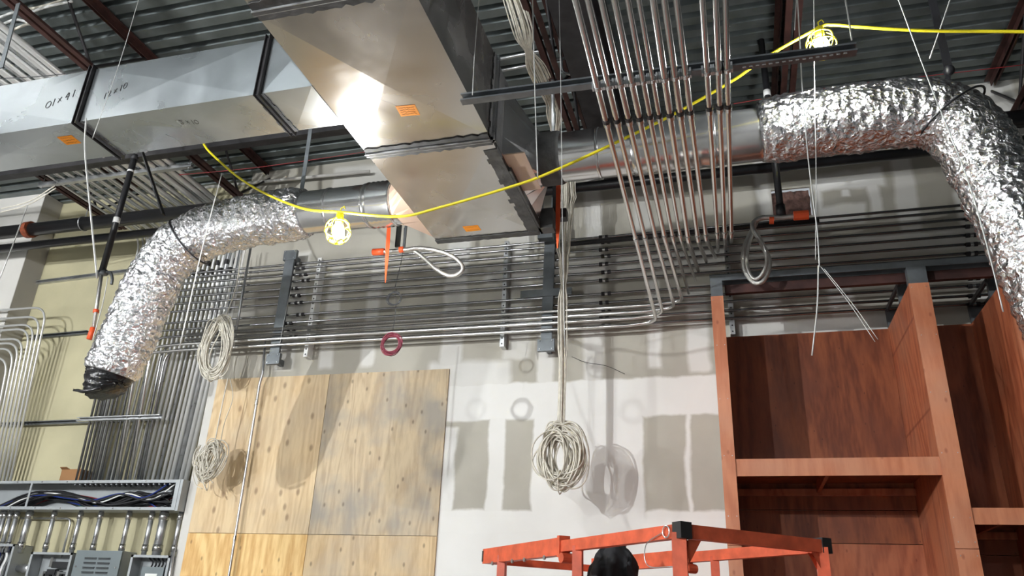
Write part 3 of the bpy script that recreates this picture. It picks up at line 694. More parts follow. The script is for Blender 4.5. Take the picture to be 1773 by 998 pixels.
# upper channel above the second post + clamp
c0 = W(951, 325, Y=6.22); c1 = W(951, 398, Y=6.22)
bm = BM(); box(bm, c0.x-.09, c0.x+.05, 6.18, 6.26, c1.z-.1, c1.z+.10); box(bm, c0.x-.08, c0.x-.06, 6.2, 6.26, c1.z, c0.z+.5); box(bm, c0.x+.03, c0.x+.05, 6.2, 6.26, c1.z, c0.z+.5)
tag(finish('strut_bracket', bm, M_post), 'open grey steel bracket above the post beside the cable bundle', 'bracket')
cl = W(970, 373, Y=5.2); bm = BM(); box(bm, cl.x-.055, cl.x+.055, 5.16, 5.24, cl.z-.04, cl.z+.04, .006); sqbar(bm, cl+V(-.035, 0, .04), cl+V(-.04, 0, .35), .05, .02)
tag(finish('beam_clamp', bm, M_dark), 'black clamp block beside the orange strap near the cable bundle', 'clamp')

# rack of conduits under the roof, turning down the yellow wall
NR = 24
for i in range(NR):
    u = i/(NR-1); X = -6.42+1.37*u; r = .012 if i < 13 else (.019 if i < 20 else .026)
    if i in (9,): r = .016
    XB = -6.42+1.27*u
    z = 5.62+.02*(i % 2); Yd = 6.54-.0*(i % 2)
    t = thing('rack_conduit', ORD[i]+' from the left of the conduits running under the roof and down the yellow wall', 'conduit', (X, 6.5, 2.85), 'rack conduits down the yellow wall')
    bm = BM(); tube(bm, fillet([V(X, .6, z), V(X, Yd, z), V(XB, Yd, tz1)], .22), r, 10); obj('pipe', bm, M_galv if i % 4 == 1 else M_emtl, t, True)
    yc = 4.3+.5*random.random(); bm = BM(); tube(bm, [(X, yc, z), (X, yc+.07, z)], r+.004, 10); obj('coupling', bm, M_galv, t)
    zc = 5.05+.10*(i % 2); bm = BM(); xx = X+(XB-X)*.2; tube(bm, [(xx, Yd, zc), (xx, Yd, zc+.06)], r+.004, 10); obj('coupling', bm, M_dark, t)
bm = BM(); a = (-6.62, 5.28, 5.59); b = (-4.80, 5.28, 5.59); channel(bm, a, b, .042, .042, .004, (0, 0, 1)); 
tag(finish('strut_channel', bm, M_galv), 'slotted pale strut channel under the roof conduits', 'strut channel')
for X in (-6.58, -4.84):
    bm = BM(); tube(bm, [(X, 5.28, 5.55), (X, 5.28, DECK)], .006, 8); tag(finish('threaded_rod', bm, M_galv), 'threaded rod hanging the slotted strut, '+('left' if X < -5 else 'right')+' end', 'rod')
bm = BM(); channel(bm, (-8.6, 3.96, 5.64), (-6.0, 3.96, 5.64), .06, .06, .004, (0, 0, 1)); tag(finish('strut_channel', bm, M_galv), 'pale perforated strut channel at the upper left corner', 'strut channel')
bm = BM(); a = W(32, 6, Y=3.2); b = W(2, 118, Y=3.2); sqbar(bm, a, b, .035, .008); tag(finish('hanger_strap', bm, M_post), 'grey flat steel hanger in the upper left corner', 'hanger')

# straps over the verticals
def wall_strut(label, a, b, Y, m=M_stut, w=.042):
    bm = BM(); channel(bm, W(*a, Y=Y), W(*b, Y=Y), w, w, .004, (0, -1, 0)); return tag(finish('strut_channel', bm, m), label, 'strut channel')
wall_strut('slotted strut across the vertical conduits on the yellow wall', (135, 727), (278, 722), 6.36, M_galv)
wall_strut('dark strut joining both groups of vertical conduits low on the yellow wall', (0, 736), (355, 722), 6.60)
wall_strut('steel strut high on the yellow wall behind the sprinkler drop', (63, 490), (222, 470), 6.628, M_galv)
wall_strut('dark strut on the yellow wall beside the curved left conduits', (52, 585), (152, 576), 6.628)
bm = BM(); channel(bm, (-5.0, WALL-.02, 4.55), (-5.0, WALL-.02, 5.35), .03, .03, .004, (0, -1, 0)); tag(finish('strut_channel', bm, M_galv), 'short vertical strut at the drywall edge behind the wall conduits', 'strut channel')
bm = BM(); a = W(434, 430, Y=6.33); b = W(404, 600, Y=6.33); tube(bm, [a, b], .013, 10); tag(finish('vertical_conduit', bm, M_galv, smooth=True), 'thin slanting conduit crossing the wall conduits left of the flat post', 'conduit')
# thin conduit down across the plywood
c = thing('vertical_conduit', 'thin conduit running down over the plywood from the left post', 'conduit', W(394, 998, Y=6.40))
p0 = W(459, 592, Y=6.40); p1 = W(455, 648, Y=6.40); p2 = W(394, 998, Y=6.40); p3 = p2+(p2-p1)*1.0
bm = BM(); tube(bm, fillet([p0, p1, V(p1.x-.03, 6.42, p1.z-.1), V(p2.x, 6.42, p2.z), V(p2.x-.02, 6.42, .2)], .1), .0125, 10); obj('pipe', bm, M_galv, c, True)
for q in (698, 933):
    z = W(440, q, Y=6.42).z; bm = BM(); f_ = (p1.z-.1-z)/(p1.z-.1-p2.z); x = p1.x-.03+(p2.x-p1.x+.03)*f_; tube(bm, [(x, 6.42, z-.02), (x, 6.42, z+.02)], .0165, 10); obj('coupling', bm, M_emt, c)
bm = BM(); tube(bm, fillet([W(459, 592, Y=6.40)+V(0, 0, 0), W(459, 592, Y=6.40)+V(.03, 0, .03), W(560, 590, Y=6.40)], .02), .012, 10); bm.free()

# far-left group of eight curved conduits
lv = [(543, 100), (557, 90), (570, 78), (580, 62), (592, 52), (600, 44), (610, 34), (626, 24)]
hz = [536, 551, 564, 571, 587, 594, 603, 618]
for i in range(8):
    xb = -7.20-.047*i; z = W(30, hz[i], Y=6.30).z
    t = thing('curved_conduit', ORD[i]+' from the outside of the eight conduits curving down at the far left', 'conduit', (xb, 6.33, 2.85), 'curved conduits at the far left')
    bm = BM(); tube(bm, fillet([V(-9.4, 6.30, z+.02), V(xb-.02, 6.30, z+.0), V(xb, 6.45, tz1)], .2, 10), .0125, 10); obj('pipe', bm, M_emtl, t, True)
    Xc = -8.0-.05*((i*3) % 4); bm = BM(); tube(bm, [(Xc, 6.30, z+.008), (Xc+.045, 6.30, z+.008)], .018, 10); obj('coupling', bm, M_emt, t)

for lab, a, b in (('left', (549, 462), (538, 590)), ('middle', (876, 428), (872, 575)), ('right', (1261, 440), (1265, 562))):
    pa_ = W(*a, Y=6.41); pb_ = W(*b, Y=6.41); xs_ = (pa_.x+pb_.x)/2
    t = thing('slotted_strut', 'pale slotted upright behind the wall conduits, '+lab+' of the three', 'strut channel', (xs_, 6.45, 4.0))
    bm = BM(); box(bm, xs_-.021, xs_+.021, 6.395, WALL, 3.99, 5.06, .002); obj('channel_body', bm, M_lab if lab == 'left' else M_galv, t)
    for k in range(20):
        z = 4.015+.0535*k; bm = BM(); tube(bm, [(xs_, 6.396, z), (xs_, 6.392, z)], .0075, 8); obj('slot', bm, M_dark, t)
# ================================================================ PIPES
def pipe(name, label, pts, r, m, fil=.1, n=18, cat='pipe'):
    bm = BM(); tube(bm, fillet(pts, fil), r, n); return tag(finish(name, bm, m, smooth=True), label, cat)
pz = 5.47; Yp = 5.9
bp_ = thing('sprinkler_main', 'thick black sprinkler main running along the top of the wall', 'pipe', (-3, Yp, pz-.07))
bm = BM(); tube(bm, [(XL+.3, Yp, pz), (4.2, Yp, pz)], .072, 24); obj('pipe', bm, M_blackpipe, bp_, True)
q = W(42, 398, Y=Yp-.06); bm = BM(); tube(bm, [(q.x-.035, Yp, pz), (q.x+.035, Yp, pz)], .092, 24, rf=lambda i, th: .012 if abs(math.sin(th)) > .93 else 0); obj('grooved_coupling', bm, M_rust, bp_)
bm = BM(); X = W(150, 370, Y=Yp).x; tube(bm, [(X+.0*k, Yp+.078*math.cos(k*PI/8), pz+.078*math.sin(k*PI/8)) for k in range(16)], .006, 6, closed=True); tube(bm, [(X, Yp, pz+.08), (X, Yp, 6.2)], .005, 6); obj('ring_hanger', bm, M_galv, bp_)
pipe('lower_black_tube', 'thinner black tube just below the sprinkler main', [(XL+.3, 6.15, 5.42), (3.9, 6.15, 5.42)], .048, M_blackpipe)  # thin black tube along the wall below the main
# white-ish cable tray line on top of the wall
pipe('drain_pipe', 'pale thin pipe along the top of the drywall', [W(352, 325, Y=6.42), W(640, 297, Y=6.42)], .018, M_white, cat='pipe')
# sprinkler drops
d = thing('sprinkler_drop', 'left sprinkler drop, black pipe and bright conduit ending in an orange cap', 'sprinkler', W(155, 585, Y=5.0))
a = W(232, 277, Y=5.0); b = W(176, 473, Y=5.0); e = W(162, 568, Y=5.0); e2 = W(155, 588, Y=5.0)
bm = BM(); tube(bm, [a+V(0, 0, .02), b], .028, 14); tube(bm, [a, a+V(.0, .0, .05)], .034, 12); obj('black_pipe', bm, M_black, d, True)
bm = BM(); k = a.lerp(b, .53); k2 = a.lerp(b, .575); tube(bm, [k, k2], .030, 14); obj('white_band', bm, M_lab, d, True)
bm = BM(); k = a.lerp(b, .10); k2 = a.lerp(b, .115); tube(bm, [k, k2], .030, 14); obj('white_band', bm, M_lab, d, True)
bm = BM(); tube(bm, [b, e], .016, 12); obj('bright_pipe', bm, M_chrome, d, True)
bm = BM(); tube(bm, [b+V(-.04, 0, .0), b+V(.05, 0, .0)], .028, 10); tube(bm, smooth_path([b+V(.03, 0, 0), b+V(.09, 0, .0), b+V(.13, 0, -.06), b+V(.14, 0, -.12)], 5), .013, 8); obj('elbow_fitting', bm, M_stut, d, True)
bm = BM(); tube(bm, [e, e2], .026, 14); obj('protective_cap', bm, M_redp, d, True)
bm = BM(); k = b.lerp(e, .68); k2 = b.lerp(e, .73); tube(bm, [k, k2], .024, 12); obj('cap_ring', bm, M_redp, d, True)
d = thing('sprinkler_drop', 'right sprinkler drop, black pipe with a hanging steel hose loop', 'sprinkler', W(1350, 370, Y=5.5))
Y = 5.5; a = W(1323, 118, Y=Y); b = W(1352, 368, Y=Y)
bm = BM(); tube(bm, [a+V(0, 0, .3), b], .026, 14); tube(bm, [b+V(0, 0, .06), b+V(0, 0, -.03)], .036, 12); obj('black_pipe', bm, M_black, d, True)
bm = BM(); k = a.lerp(b, .17); k2 = a.lerp(b, .21); tube(bm, [k, k2], .029, 14); obj('white_band', bm, M_lab, d, True)
pts = [W(1400, 373, Y=Y), W(1352, 377, Y=Y), W(1318, 378, Y=Y), W(1303, 392, Y=Y-.02), W(1318, 420, Y=Y-.06), W(1332, 455, Y=Y-.06), W(1322, 485, Y=Y-.06), W(1305, 489, Y=Y-.04), W(1289, 465, Y=Y), W(1289, 430, Y=Y), W(1303, 398, Y=Y+.03), W(1312, 380, Y=Y+.05)]
bm = BM(); tube(bm, smooth_path(pts, 8), .0185, 12, rf=lambda i, th: .0012*(i % 2)); obj('braided_hose', bm, M_chrome, d, True)
pts = [W(1306, 400, Y=Y-.05), W(1322, 425, Y=Y-.1), W(1327, 455, Y=Y-.1), W(1317, 478, Y=Y-.1), W(1304, 482, Y=Y-.08), W(1294, 462, Y=Y-.05), W(1295, 430, Y=Y-.04), W(1305, 402, Y=Y-.02)]
bm = BM(); tube(bm, smooth_path(pts, 8), .013, 12); obj('braided_hose', bm, M_chrome, d, True)
bm = BM(); a = W(1374, 374, Y=Y-.02); b = W(1400, 372, Y=Y-.02); tube(bm, [a, b], .036, 12); obj('protective_cap', bm, M_redp, d)
bm = BM(); a = W(1332, 382, Y=Y-.02); b = W(1340, 382, Y=Y-.02); tube(bm, [a, b], .028, 12); obj('cap_ring', bm, M_redp, d)
d = thing('sprinkler_drop', 'middle flexible steel sprinkler hose looped under the main duct', 'sprinkler', W(690, 430, Y=4.9))
Y = 4.9; pts = [W(662, 437, Y=Y), W(700, 433, Y=Y), W(725, 430, Y=Y), W(755, 434, Y=Y), W(785, 445, Y=Y-.02), W(801, 462, Y=Y-.04), W(795, 474, Y=Y-.04), W(778, 478, Y=Y-.03), W(755, 466, Y=Y-.02), W(735, 448, Y=Y+.02), W(715, 433, Y=Y+.03)]
bm = BM(); tube(bm, smooth_path(pts, 8), .0155, 12, rf=lambda i, th: .001*(i % 2)); obj('braided_hose', bm, M_chrome, d, True)
bm = BM(); tube(bm, [W(646, 437, Y=Y), W(665, 436, Y=Y)], .027, 12); obj('protective_cap', bm, M_redp, d, True)
bm = BM(); tube(bm, [W(692, 433, Y=Y), W(699, 432, Y=Y)], .024, 12); obj('cap_ring', bm, M_redp, d, True)
bm = BM(); a = W(690, 383, Y=Y); b = W(688, 428, Y=Y); sqbar(bm, a+V(0, 0, .6), b, .036, .02); obj('black_pipe', bm, M_blackpipe, d)
bm = BM(); a = W(703, 383, Y=Y); b = W(699, 432, Y=Y); sqbar(bm, a+V(0, 0, .6), b, .018, .012); obj('hanger_bar', bm, M_post, d)

def ribbon(label, a, b, w):
    """ribbon tape, twisted once"""
    bm = BM(); n = 14; L = []
    for i in range(n+1):
        u = i/n; p = a.lerp(b, u); ang = .5*math.sin(u*5); ww = w*(.8 if i == 0 else 1)*(1-.75*u**6)
        dx = Vector((math.cos(ang), math.sin(ang), 0))*ww/2; L.append((bm.verts.new(p-dx), bm.verts.new(p+dx), bm.verts.new(p+dx+V(0, .003, 0)), bm.verts.new(p-dx+V(0, .003, 0))))
    for i in range(n):
        for k in range(4): bm.faces.new((L[i][k], L[i][(k+1) % 4], L[i+1][(k+1) % 4], L[i+1][k]))
    tag(finish('orange_ribbon', bm, M_redp), label, 'ribbon')
ribbon('orange-red ribbon hanging beside the middle sprinkler hose', W(674, 383, Y=4.75), W(667, 490, Y=4.75), .028)
ribbon('orange-red ribbon hanging beside the white cable bundle', W(967, 316, Y=4.95), W(965, 430, Y=4.95), .036)

# bent conduits near the girder
def bentc(label, P_, r=.011): 
    bm = BM(); tube(bm, fillet(P_, .1), r, 10); tag(finish('bent_conduit', bm, M_galv, smooth=True), label, 'conduit')
Yb = 4.9
bentc('thin bent conduit over the strut left of the overhead conduits, longer', [W(846, 106, Y=Yb), W(948, 86, Y=Yb), W(957, 140, Y=Yb), W(958, 245, Y=Yb)], .014)
bentc('small hooked conduit end under the dark girder', [W(968, 60, Y=Yb), W(974, 126, Y=Yb), W(992, 130, Y=Yb), W(998, 100, Y=Yb)], .010)
bentc('short straight conduit above the bent one by the main duct', [W(856, 125, Y=5.2), W(900, 116, Y=5.2), W(978, 101, Y=5.2)], .014)

# ================================================================ CABLES AND COILS
def bundle(name, label, path, spread, n, r, m, cat, seed, pinch=()):
    rnd = random.Random(seed); bm = BM(); path = smooth_path(path, 6); N = len(path)
    for k in range(n):
        th = rnd.uniform(0, 2*PI); rr = math.sqrt(rnd.random()); f1 = rnd.uniform(.5, 1.5); ph = rnd.uniform(0, 6)
        pts = []
        for i, p in enumerate(path):
            u = i/(N-1); s = spread(u)
            pts.append(p+Vector((math.cos(th+f1*u*2)*rr*s, math.sin(th+f1*u*2)*rr*s*.7, .0))+Vector((math.sin(u*9*f1+ph)*s*.15, 0, 0)))
        tube(bm, pts, r, 6)
    return tag(finish(name, bm, m, smooth=True), label, cat)
Yc = 5.9
P0 = [W(885, -14, Y=4.05), W(903, 45, Y=4.2), W(917, 95, Y=4.5), W(938, 140, Y=4.9), W(960, 182, Y=5.3), W(962, 235, Y=5.7), W(972, 265, Y=5.85), W(982, 330, Y=Yc), W(978, 400, Y=Yc), W(977, 470, Y=Yc), W(974, 540, Y=Yc), W(974, 640, Y=Yc), W(971, 740, Y=Yc)]
def spr(u):
    a = .075 if u < .34 else .09
    for c in (.155, .40): a -= .05*math.exp(-((u-c)/.03)**2)
    if u > .6: a = .06
    if u > .72: a = .042
    for c in (.58, .78): a -= .02*math.exp(-((u-c)/.02)**2)
    if u > .9: a = .03
    return max(a, .012)
cb = bundle('cable_bundle', 'long bundle of white data cables hanging down the drywall centre', P0, spr, 24, .0050, M_cable, 'cable bundle', 4)
def coil(name, label, c, rx, rz, thick, n, r, m, cat, seed, tilt=.0, yth=None, tie=True, sag=0):
    rnd = random.Random(seed); t = thing(name, label, cat, c-V(0, 0, rz)); bm = BM()
    for k in range(n):
        ox = rnd.gauss(0, thick*.45); oz = rnd.gauss(0, thick*.45); sx = rx-thick+rnd.uniform(-1, 1)*thick; sz = rz-thick+rnd.uniform(-1, 1)*thick*1.2
        ph = rnd.uniform(0, 6); yo = rnd.gauss(0, (yth or thick)*.5); tl = tilt+rnd.gauss(0, .12); pts = []
        for i in range(36):
            th = 2*PI*i/36; x = math.sin(th)*sx; z = math.cos(th)*sz
            x += thick*.25*math.sin(2*th+ph)
            if sag: x *= 1-sag*max(0, math.cos(th))
            pts.append(c+V(x*math.cos(tl)-z*math.sin(tl)+ox, yo+thick*.3*math.sin(3*th+ph), x*math.sin(tl)+z*math.cos(tl)+oz*.5))
        tube(bm, pts, r, 6, closed=True)
    obj('cable_loops', bm, m, t, True)
    if tie:
        for an in (PI, ):
            p = c+V(math.sin(an)*(rx-thick), 0, math.cos(an)*(rz-thick)); bm = BM(); pts = [p+V(0, math.cos(k*PI/6)*(yth or thick)*1.3, math.sin(k*PI/6)*thick*1.5) for k in range(12)]; tube(bm, pts, .005, 6, closed=True); obj('tie_wrap', bm, M_cable, t, True)
    return t
c3 = W(970, 790, Y=Yc); coil('cable_coil', 'large coil of white cable hanging in front of the drywall centre', c3, .18, .26, .06, 42, .0064, M_cable, 'cable coil', 1, .05)
c1 = W(375, 601, Y=6.15); coil('cable_coil', 'tall oval coil of white cable over the wall conduits left of the post', c1, .175, .33, .04, 26, .0066, M_cable, 'cable coil', 2, .08, sag=.45)
c2 = W(360, 797, Y=6.2); t = coil('cable_coil', 'small untidy coil of white cable at the plywood edge', c2+V(.03, 0, .0), .125, .18, .045, 34, .0055, M_cable, 'cable coil', 3, -.1)
bm = BM(); rnd = random.Random(5)
for k in range(26):
    x = rnd.uniform(-.16, .07); a = c2+V(x*.8, rnd.uniform(-.04, .04), rnd.uniform(-.02, .14)); zl_ = rnd.uniform(.18, .27)-abs(x+.03)*.4
    tube(bm, smooth_path([a, a+V(rnd.uniform(-.05, .02), -.02, -.1), a+V(.02+rnd.uniform(-.02, .03), 0, -.1-zl_*.6), a+V(.04+rnd.uniform(-.02, .04), .01, -zl_-.06)], 4), .0042, 6)
obj('loose_tails', bm, M_cable, t, True)
def wire(label, pts, r=.0035, m=None, name='hanger_wire', cat='wire', sm=True):
    bm = BM(); tube(bm, smooth_path(pts, 6) if sm and len(pts) > 2 else pts, r, 6); tag(finish(name, bm, m or M_wire, smooth=True), label, cat)
wire('white cable rising from the oval coil to the wall', [W(390, 552, Y=6.2), W(408, 500, Y=6.3), W(418, 440, Y=6.34)], .006, M_cable, 'data_cable', 'cable')
wire('white cable between the oval coil and the small coil', [W(395, 655, Y=6.2), W(385, 700, Y=6.2), W(370, 775, Y=6.22)], .006, M_cable, 'data_cable', 'cable')
wire('thin white cable looping down the left plywood edge', [W(398, 655, Y=6.25), W(403, 690, Y=6.28), W(388, 735, Y=6.28), W(378, 790, Y=6.28)], .004, M_cable, 'data_cable', 'cable')
cb_ = W(683, 517, Y=4.95); coil('wire_coil', 'small coil of black wire hanging below the middle sprinkler hose', cb_, .062, .058, .007, 7, .003, M_black, 'wire coil', 6, tie=False)
cr_ = W(677, 597, Y=5.0); coil('wire_coil', 'small coil of maroon wire hanging in front of the drywall', cr_, .088, .088, .014, 16, .003, M_maroon, 'wire coil', 7, tie=False)
wire('black wire holding the small black coil', [W(700, 395, Y=4.95), W(697, 440, Y=4.95), W(684, 498, Y=4.95)], .0032, M_black, 'hanging_wire')
wire('thin black wire joining the black coil to the maroon coil', [W(686, 500, Y=4.97), W(685, 540, Y=4.98), W(680, 575, Y=5.0)], .0025, M_black, 'hanging_wire')
wire('thin dark wire end curling across the bare drywall', [W(990, 618, Y=6.4), W(1015, 628, Y=6.4), W(1050, 634, Y=6.4), W(1082, 648, Y=6.42)], .0025, M_black, 'hanging_wire')
HW = [('long white hanger wire in front of the branch duct sticker', [(149, 205), (147, 260), (155, 350), (168, 482)], 2.6, .004),
      ('slanting white hanger wire at the far left edge', [(48, 355), (24, 420), (0, 482)], 4.5, .005),
      ('white hanger wire beside the orange capped sprinkler drop', [(187, 480), (177, 530), (160, 590)], 4.9, .004),
      ('white hanger wire over the left foil duct bend', [(384, 300), (350, 430), (311, 602)], 3.9, .0035),
      ('thin hanger wire crossing the upper branch duct', [(240, 0), (205, 115), (160, 240)], 2.5, .0015),
      ('hanger wire by the main duct right edge', [(829, 0), (822, 90), (818, 165)], 2.9, .0022),
      ('hanger wire left of the white cable bundle, ending on the round duct', [(922, 0), (926, 150), (931, 308)], 2.9, .003),
      ('thin hanger wire right of the white cable bundle', [(968, 0), (971, 150), (974, 400), (978, 600)], 2.9, .0018),
      ('hanger wire above the right cage lamp', [(1379, 0), (1377, 30), (1376, 52)], 3.3, .003),
      ('long hanger wire left of the right cage lamp, past the foil duct', [(1383, 40), (1389, 150), (1398, 260), (1407, 340), (1415, 400), (1419, 462)], 3.5, .0032),
      ('short hanger wire right of the right cage lamp', [(1464, 0), (1470, 35), (1475, 70)], 3.3, .004),
      ('long white wire passing the right foil elbow', [(1556, 0), (1612, 150), (1674, 307), (1710, 430), (1737, 540)], 3.6, .0032),
      ('pale wire crossing the black strap at the upper right', [(1645, 0), (1628, 50), (1610, 101)], 3.9, .004),
      ('white wire hanging in front of the left cupboard bay', [(1417, 460), (1415, 530), (1406, 616)], 4.3, .0042),
      ('left of two thin loose wires crossing the cupboard top', [(1421, 462), (1470, 525), (1515, 592)], 4.5, .0018),
      ('right of two thin loose wires crossing the cupboard top', [(1427, 466), (1475, 525), (1520, 588)], 4.5, .0018),
      ('doubled hanger wire behind the right lamp, upper part', [(1409, 0), (1410, 125), (1411, 200), (1413, 300), (1412, 450)], 4.0, .0022),
      ('thin wire over the flat steel post on the left', [(507, 488), (495, 540), (484, 598)], 6.1, .002)]
for lab, pp_, Y, r in HW:
    p = [W(a, b, Y=Y) for a, b in pp_]
    if pp_[0][1] < 70 and pp_[-1][1] > 5: p = [p[0]+(p[0]-p[1])*1.0]+p
    wire(lab, p, r)
wire('dark thin cable draped above the left branch duct', [W(0, 136, Y=3.3), W(60, 133, Y=3.3), W(110, 128, Y=3.3), W(158, 122, Y=3.3)], .003, M_black, 'hanging_wire')
wire('red wire strung under the deck left of the main duct', [W(310, 303, Y=5.3), W(420, 293, Y=5.3), W(520, 280, Y=5.3), W(640, 262, Y=5.3)], .0035, M_redw, 'red_wire')
wire('red wire strung under the deck at the upper right', [W(1270, 180, Y=5.3), W(1450, 150, Y=5.3), W(1620, 130, Y=5.3), W(1775, 112, Y=5.3)], .003, M_redw, 'red_wire')
for k, (A, B) in enumerate((((0, 362), (95, 322)), ((0, 368), (97, 326)))):
    wire(('upper' if k == 0 else 'lower')+' of two white cables at the far left under the branch duct', [W(*A, Y=5.1), W(50, 349+5*k, Y=5.1), W(*B, Y=5.1)], .006, M_cable, 'data_cable', 'cable')
for k, P_ in enumerate([[(0, 44), (30, 34), (62, 46), (75, 58)], [(0, 30), (25, 22), (50, 30), (70, 48)], [(52, 22), (80, 12), (125, 2)], [(50, 16), (85, 8), (120, -6)], [(0, 50), (20, 52), (50, 42), (68, 52)]]):
    wire(ORD[k]+' of the white cables draped over the upper left joist', [W(a, b, Y=3.6) for a, b in P_], .011, M_lab if k < 3 else M_cable, 'data_cable', 'cable')

# ================================================================ CAGE LAMPS ON THE YELLOW CORD
def lamp(label, c, R=.082, strong=False):
    c = Vector(c); t = thing('cage_lamp', label, 'lamp', c-V(0, 0, R))
    bm = BM(); prof = [(0, -.052), (.02, -.049), (.034, -.036), (.040, -.015), (.038, .008), (.028, .032), (.018, .045), (.0, .046)]; n = 20; rings = []
    for r, z in prof:
        rings.append([bm.verts.new(c+V(max(r, .0005)*math.cos(2*PI*k/n), max(r, .0005)*math.sin(2*PI*k/n), z)) for k in range(n)])
    for i in range(len(rings)-1):
        for k in range(n): bm.faces.new((rings[i][k], rings[i][(k+1) % n], rings[i+1][(k+1) % n], rings[i+1][k]))
    bm.faces.new(rings[0]); bm.faces.new(rings[-1])
    obj('bulb', bm, M_bulb3 if strong == 'key' else M_bulb2 if strong else M_bulb, t, True)
    bm = BM(); tube(bm, [c+V(0, 0, .045), c+V(0, 0, .06), c+V(0, 0, .115), c+V(0, 0, .125)], lambda i: (.022, .026, .024, .012)[i], 16); obj('socket', bm, M_cage, t, True)
    bm = BM()
    for k in range(8):
        an = 2*PI*k/8; pts = []
        for j in range(11):
            ph = -PI/2+PI*.86*j/10; pts.append(c+V(math.cos(an)*math.cos(ph)*R, math.sin(an)*math.cos(ph)*R, math.sin(ph)*R*1.08))
        tube(bm, pts, .0034, 6)
    for ph in (-.95, -.1, .62):
        tube(bm, [c+V(math.cos(k*PI/12)*math.cos(ph)*R, math.sin(k*PI/12)*math.cos(ph)*R, math.sin(ph)*R*1.08) for k in range(24)], .004, 6, closed=True)
    obj('guard', bm, M_cage, t, True)
    bm = BM(); tube(bm, [c+V(0, 0, .12), c+V(0, 0, .16), c+V(.02, 0, .175), c+V(.03, 0, .155)], .004, 6); obj('hook', bm, M_cage, t, True)
    return t
L1 = W(585, 400, Y=3.89); L2 = W(1422, 77, Y=3.8)
lamp('lit yellow cage lamp hanging in front of the left round duct', L1)
lamp('lit yellow cage lamp at the upper right behind the strut', L2)
for lab, c, k in (('lit cage lamp far behind the viewer, left', (-6.0, -4.0, 4.3), 'key'), ('lit cage lamp far behind the viewer, centre', (-3.6, -5.2, 4.3), 'bulb_strong'), ('lit cage lamp by the left end of the room', (-8.3, -.6, 4.2), 'bulb_strong'), ('lit cage lamp far behind the viewer, right', (3.4, -5.6, 4.3), ''), ('lit cage lamp behind the viewer near the left wall', (-6.9, 1.6, 3.6), '')):
    lamp(lab, c, strong=k)  # unseen lamps added out of view; key and strong ones have raised output
s1 = L1+V(0, 0, .135); s2 = L2+V(0, 0, .12)
cordA = [W(352, 245, Y=4.3), W(385, 284, Y=4.1), W(440, 325, Y=4.0), W(520, 360, Y=3.92), s1, W(690, 375, Y=3.88), W(760, 360, Y=3.87), W(890, 322, Y=3.86), W(955, 298, Y=3.86), W(1075, 243, Y=3.85), W(1170, 196, Y=3.85), W(1265, 142, Y=3.85), W(1300, 118, Y=3.85), W(1345, 88, Y=3.83), s2, W(1440, 43, Y=3.8), W(1480, 46, Y=3.8), W(1600, 53, Y=3.8), W(1773, 55, Y=3.8), W(1900, 60, Y=3.8)]
wire('long yellow extension cord strung between the two cage lamps', [cordA[0]+V(-.3, .5, .5)]+cordA, .0088, M_yellow, 'extension_cord', 'cord')

# ================================================================ PLYWOOD
def sheet(label, x0, x1, z0, z1, m):
    bm = BM(); box(bm, x0, x1, WALL-.018, WALL-.001, z0, z1, .0015); tag(finish('plywood_sheet', bm, m, base=Vector(((x0+x1)/2, WALL-.01, z0))), label, 'plywood', 'plywood sheets on the drywall')
pa = W(383, 657, Y=WALL-.018); pm = W(571.6, 645.8, Y=WALL-.018); pr_ = W(778, 636, Y=WALL-.018); sm_ = W(540, 926, Y=WALL-.018)
xA, xM, xR_ = -4.965, pm.x, pr_.x; zT, zS = pa.z, sm_.z
sheet('upper left plywood sheet, yellow pine with many oval knots', xA, xM-.002, zS+.002, zT, M_plyA)
sheet('upper right plywood sheet, greyer and weathered', xM+.002, xR_, zS+.002, zT, M_plyB)
sheet('lower left plywood sheet, bright yellow with flame grain', xA, xM-.002, zS-1.6, zS-.002, M_plyC)
sheet('lower right plywood sheet, dull tan', xM+.002, xR_, zS-1.6, zS-.002, M_plyD)

# ================================================================ CUPBOARD (red plywood shelving)
cu = thing('shelving_unit', 'tall red-stained plywood shelving unit with steel studs on top', 'shelving', (1.2, 6.0, 0))
YF, YK = 5.53, 6.44; ZP = 3.985
Xp = [(-.085, .005), (1.262, 1.39), (1.86, 1.99), (3.2, 3.32)]
seamz = 2.215
for i, (x0, x1) in enumerate(Xp):
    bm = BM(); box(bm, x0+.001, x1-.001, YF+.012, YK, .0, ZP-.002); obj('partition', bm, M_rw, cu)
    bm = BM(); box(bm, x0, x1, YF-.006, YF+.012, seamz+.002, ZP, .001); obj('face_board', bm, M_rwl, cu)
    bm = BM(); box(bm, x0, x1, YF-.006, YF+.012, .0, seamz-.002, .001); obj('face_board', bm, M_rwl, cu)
    bm = BM()
    for z in (ZP-.03, 3.6, 3.2, 2.8, 2.4, seamz+.04, seamz-.04):
        for xx in (x0+.018, x1-.018): tube(bm, [(xx+.004*math.sin(z*9), YF-.0075, z), (xx+.004*math.sin(z*9), YF-.005, z)], .0035, 6)
    obj('screw_heads', bm, M_galv, cu)
    # steel stud on top
    bm = BM(); box(bm, x0+.002, x1-.002, YF-.003, YF+.06, ZP+.001, 4.112); obj('steel_stud', bm, M_post, cu)
    if i > 0:
        bm = BM(); a = 4.13
        sqbar(bm, (x0+.01, YF+.05, a), (x0+.01, YK, a), .02, .03); sqbar(bm, (x1-.01, YF+.05, a), (x1-.01, YK, a), .02, .03)
        box(bm, x0, x1, YF+.35, YF+.39, ZP, a); box(bm, x0, x1, YK-.04, YK, ZP, a); obj('top_track', bm, M_post, cu)
bays = [(0.005, 1.262), (1.39, 1.86), (1.99, 3.2)]
ZK = [3.975, 3.98, 3.98]
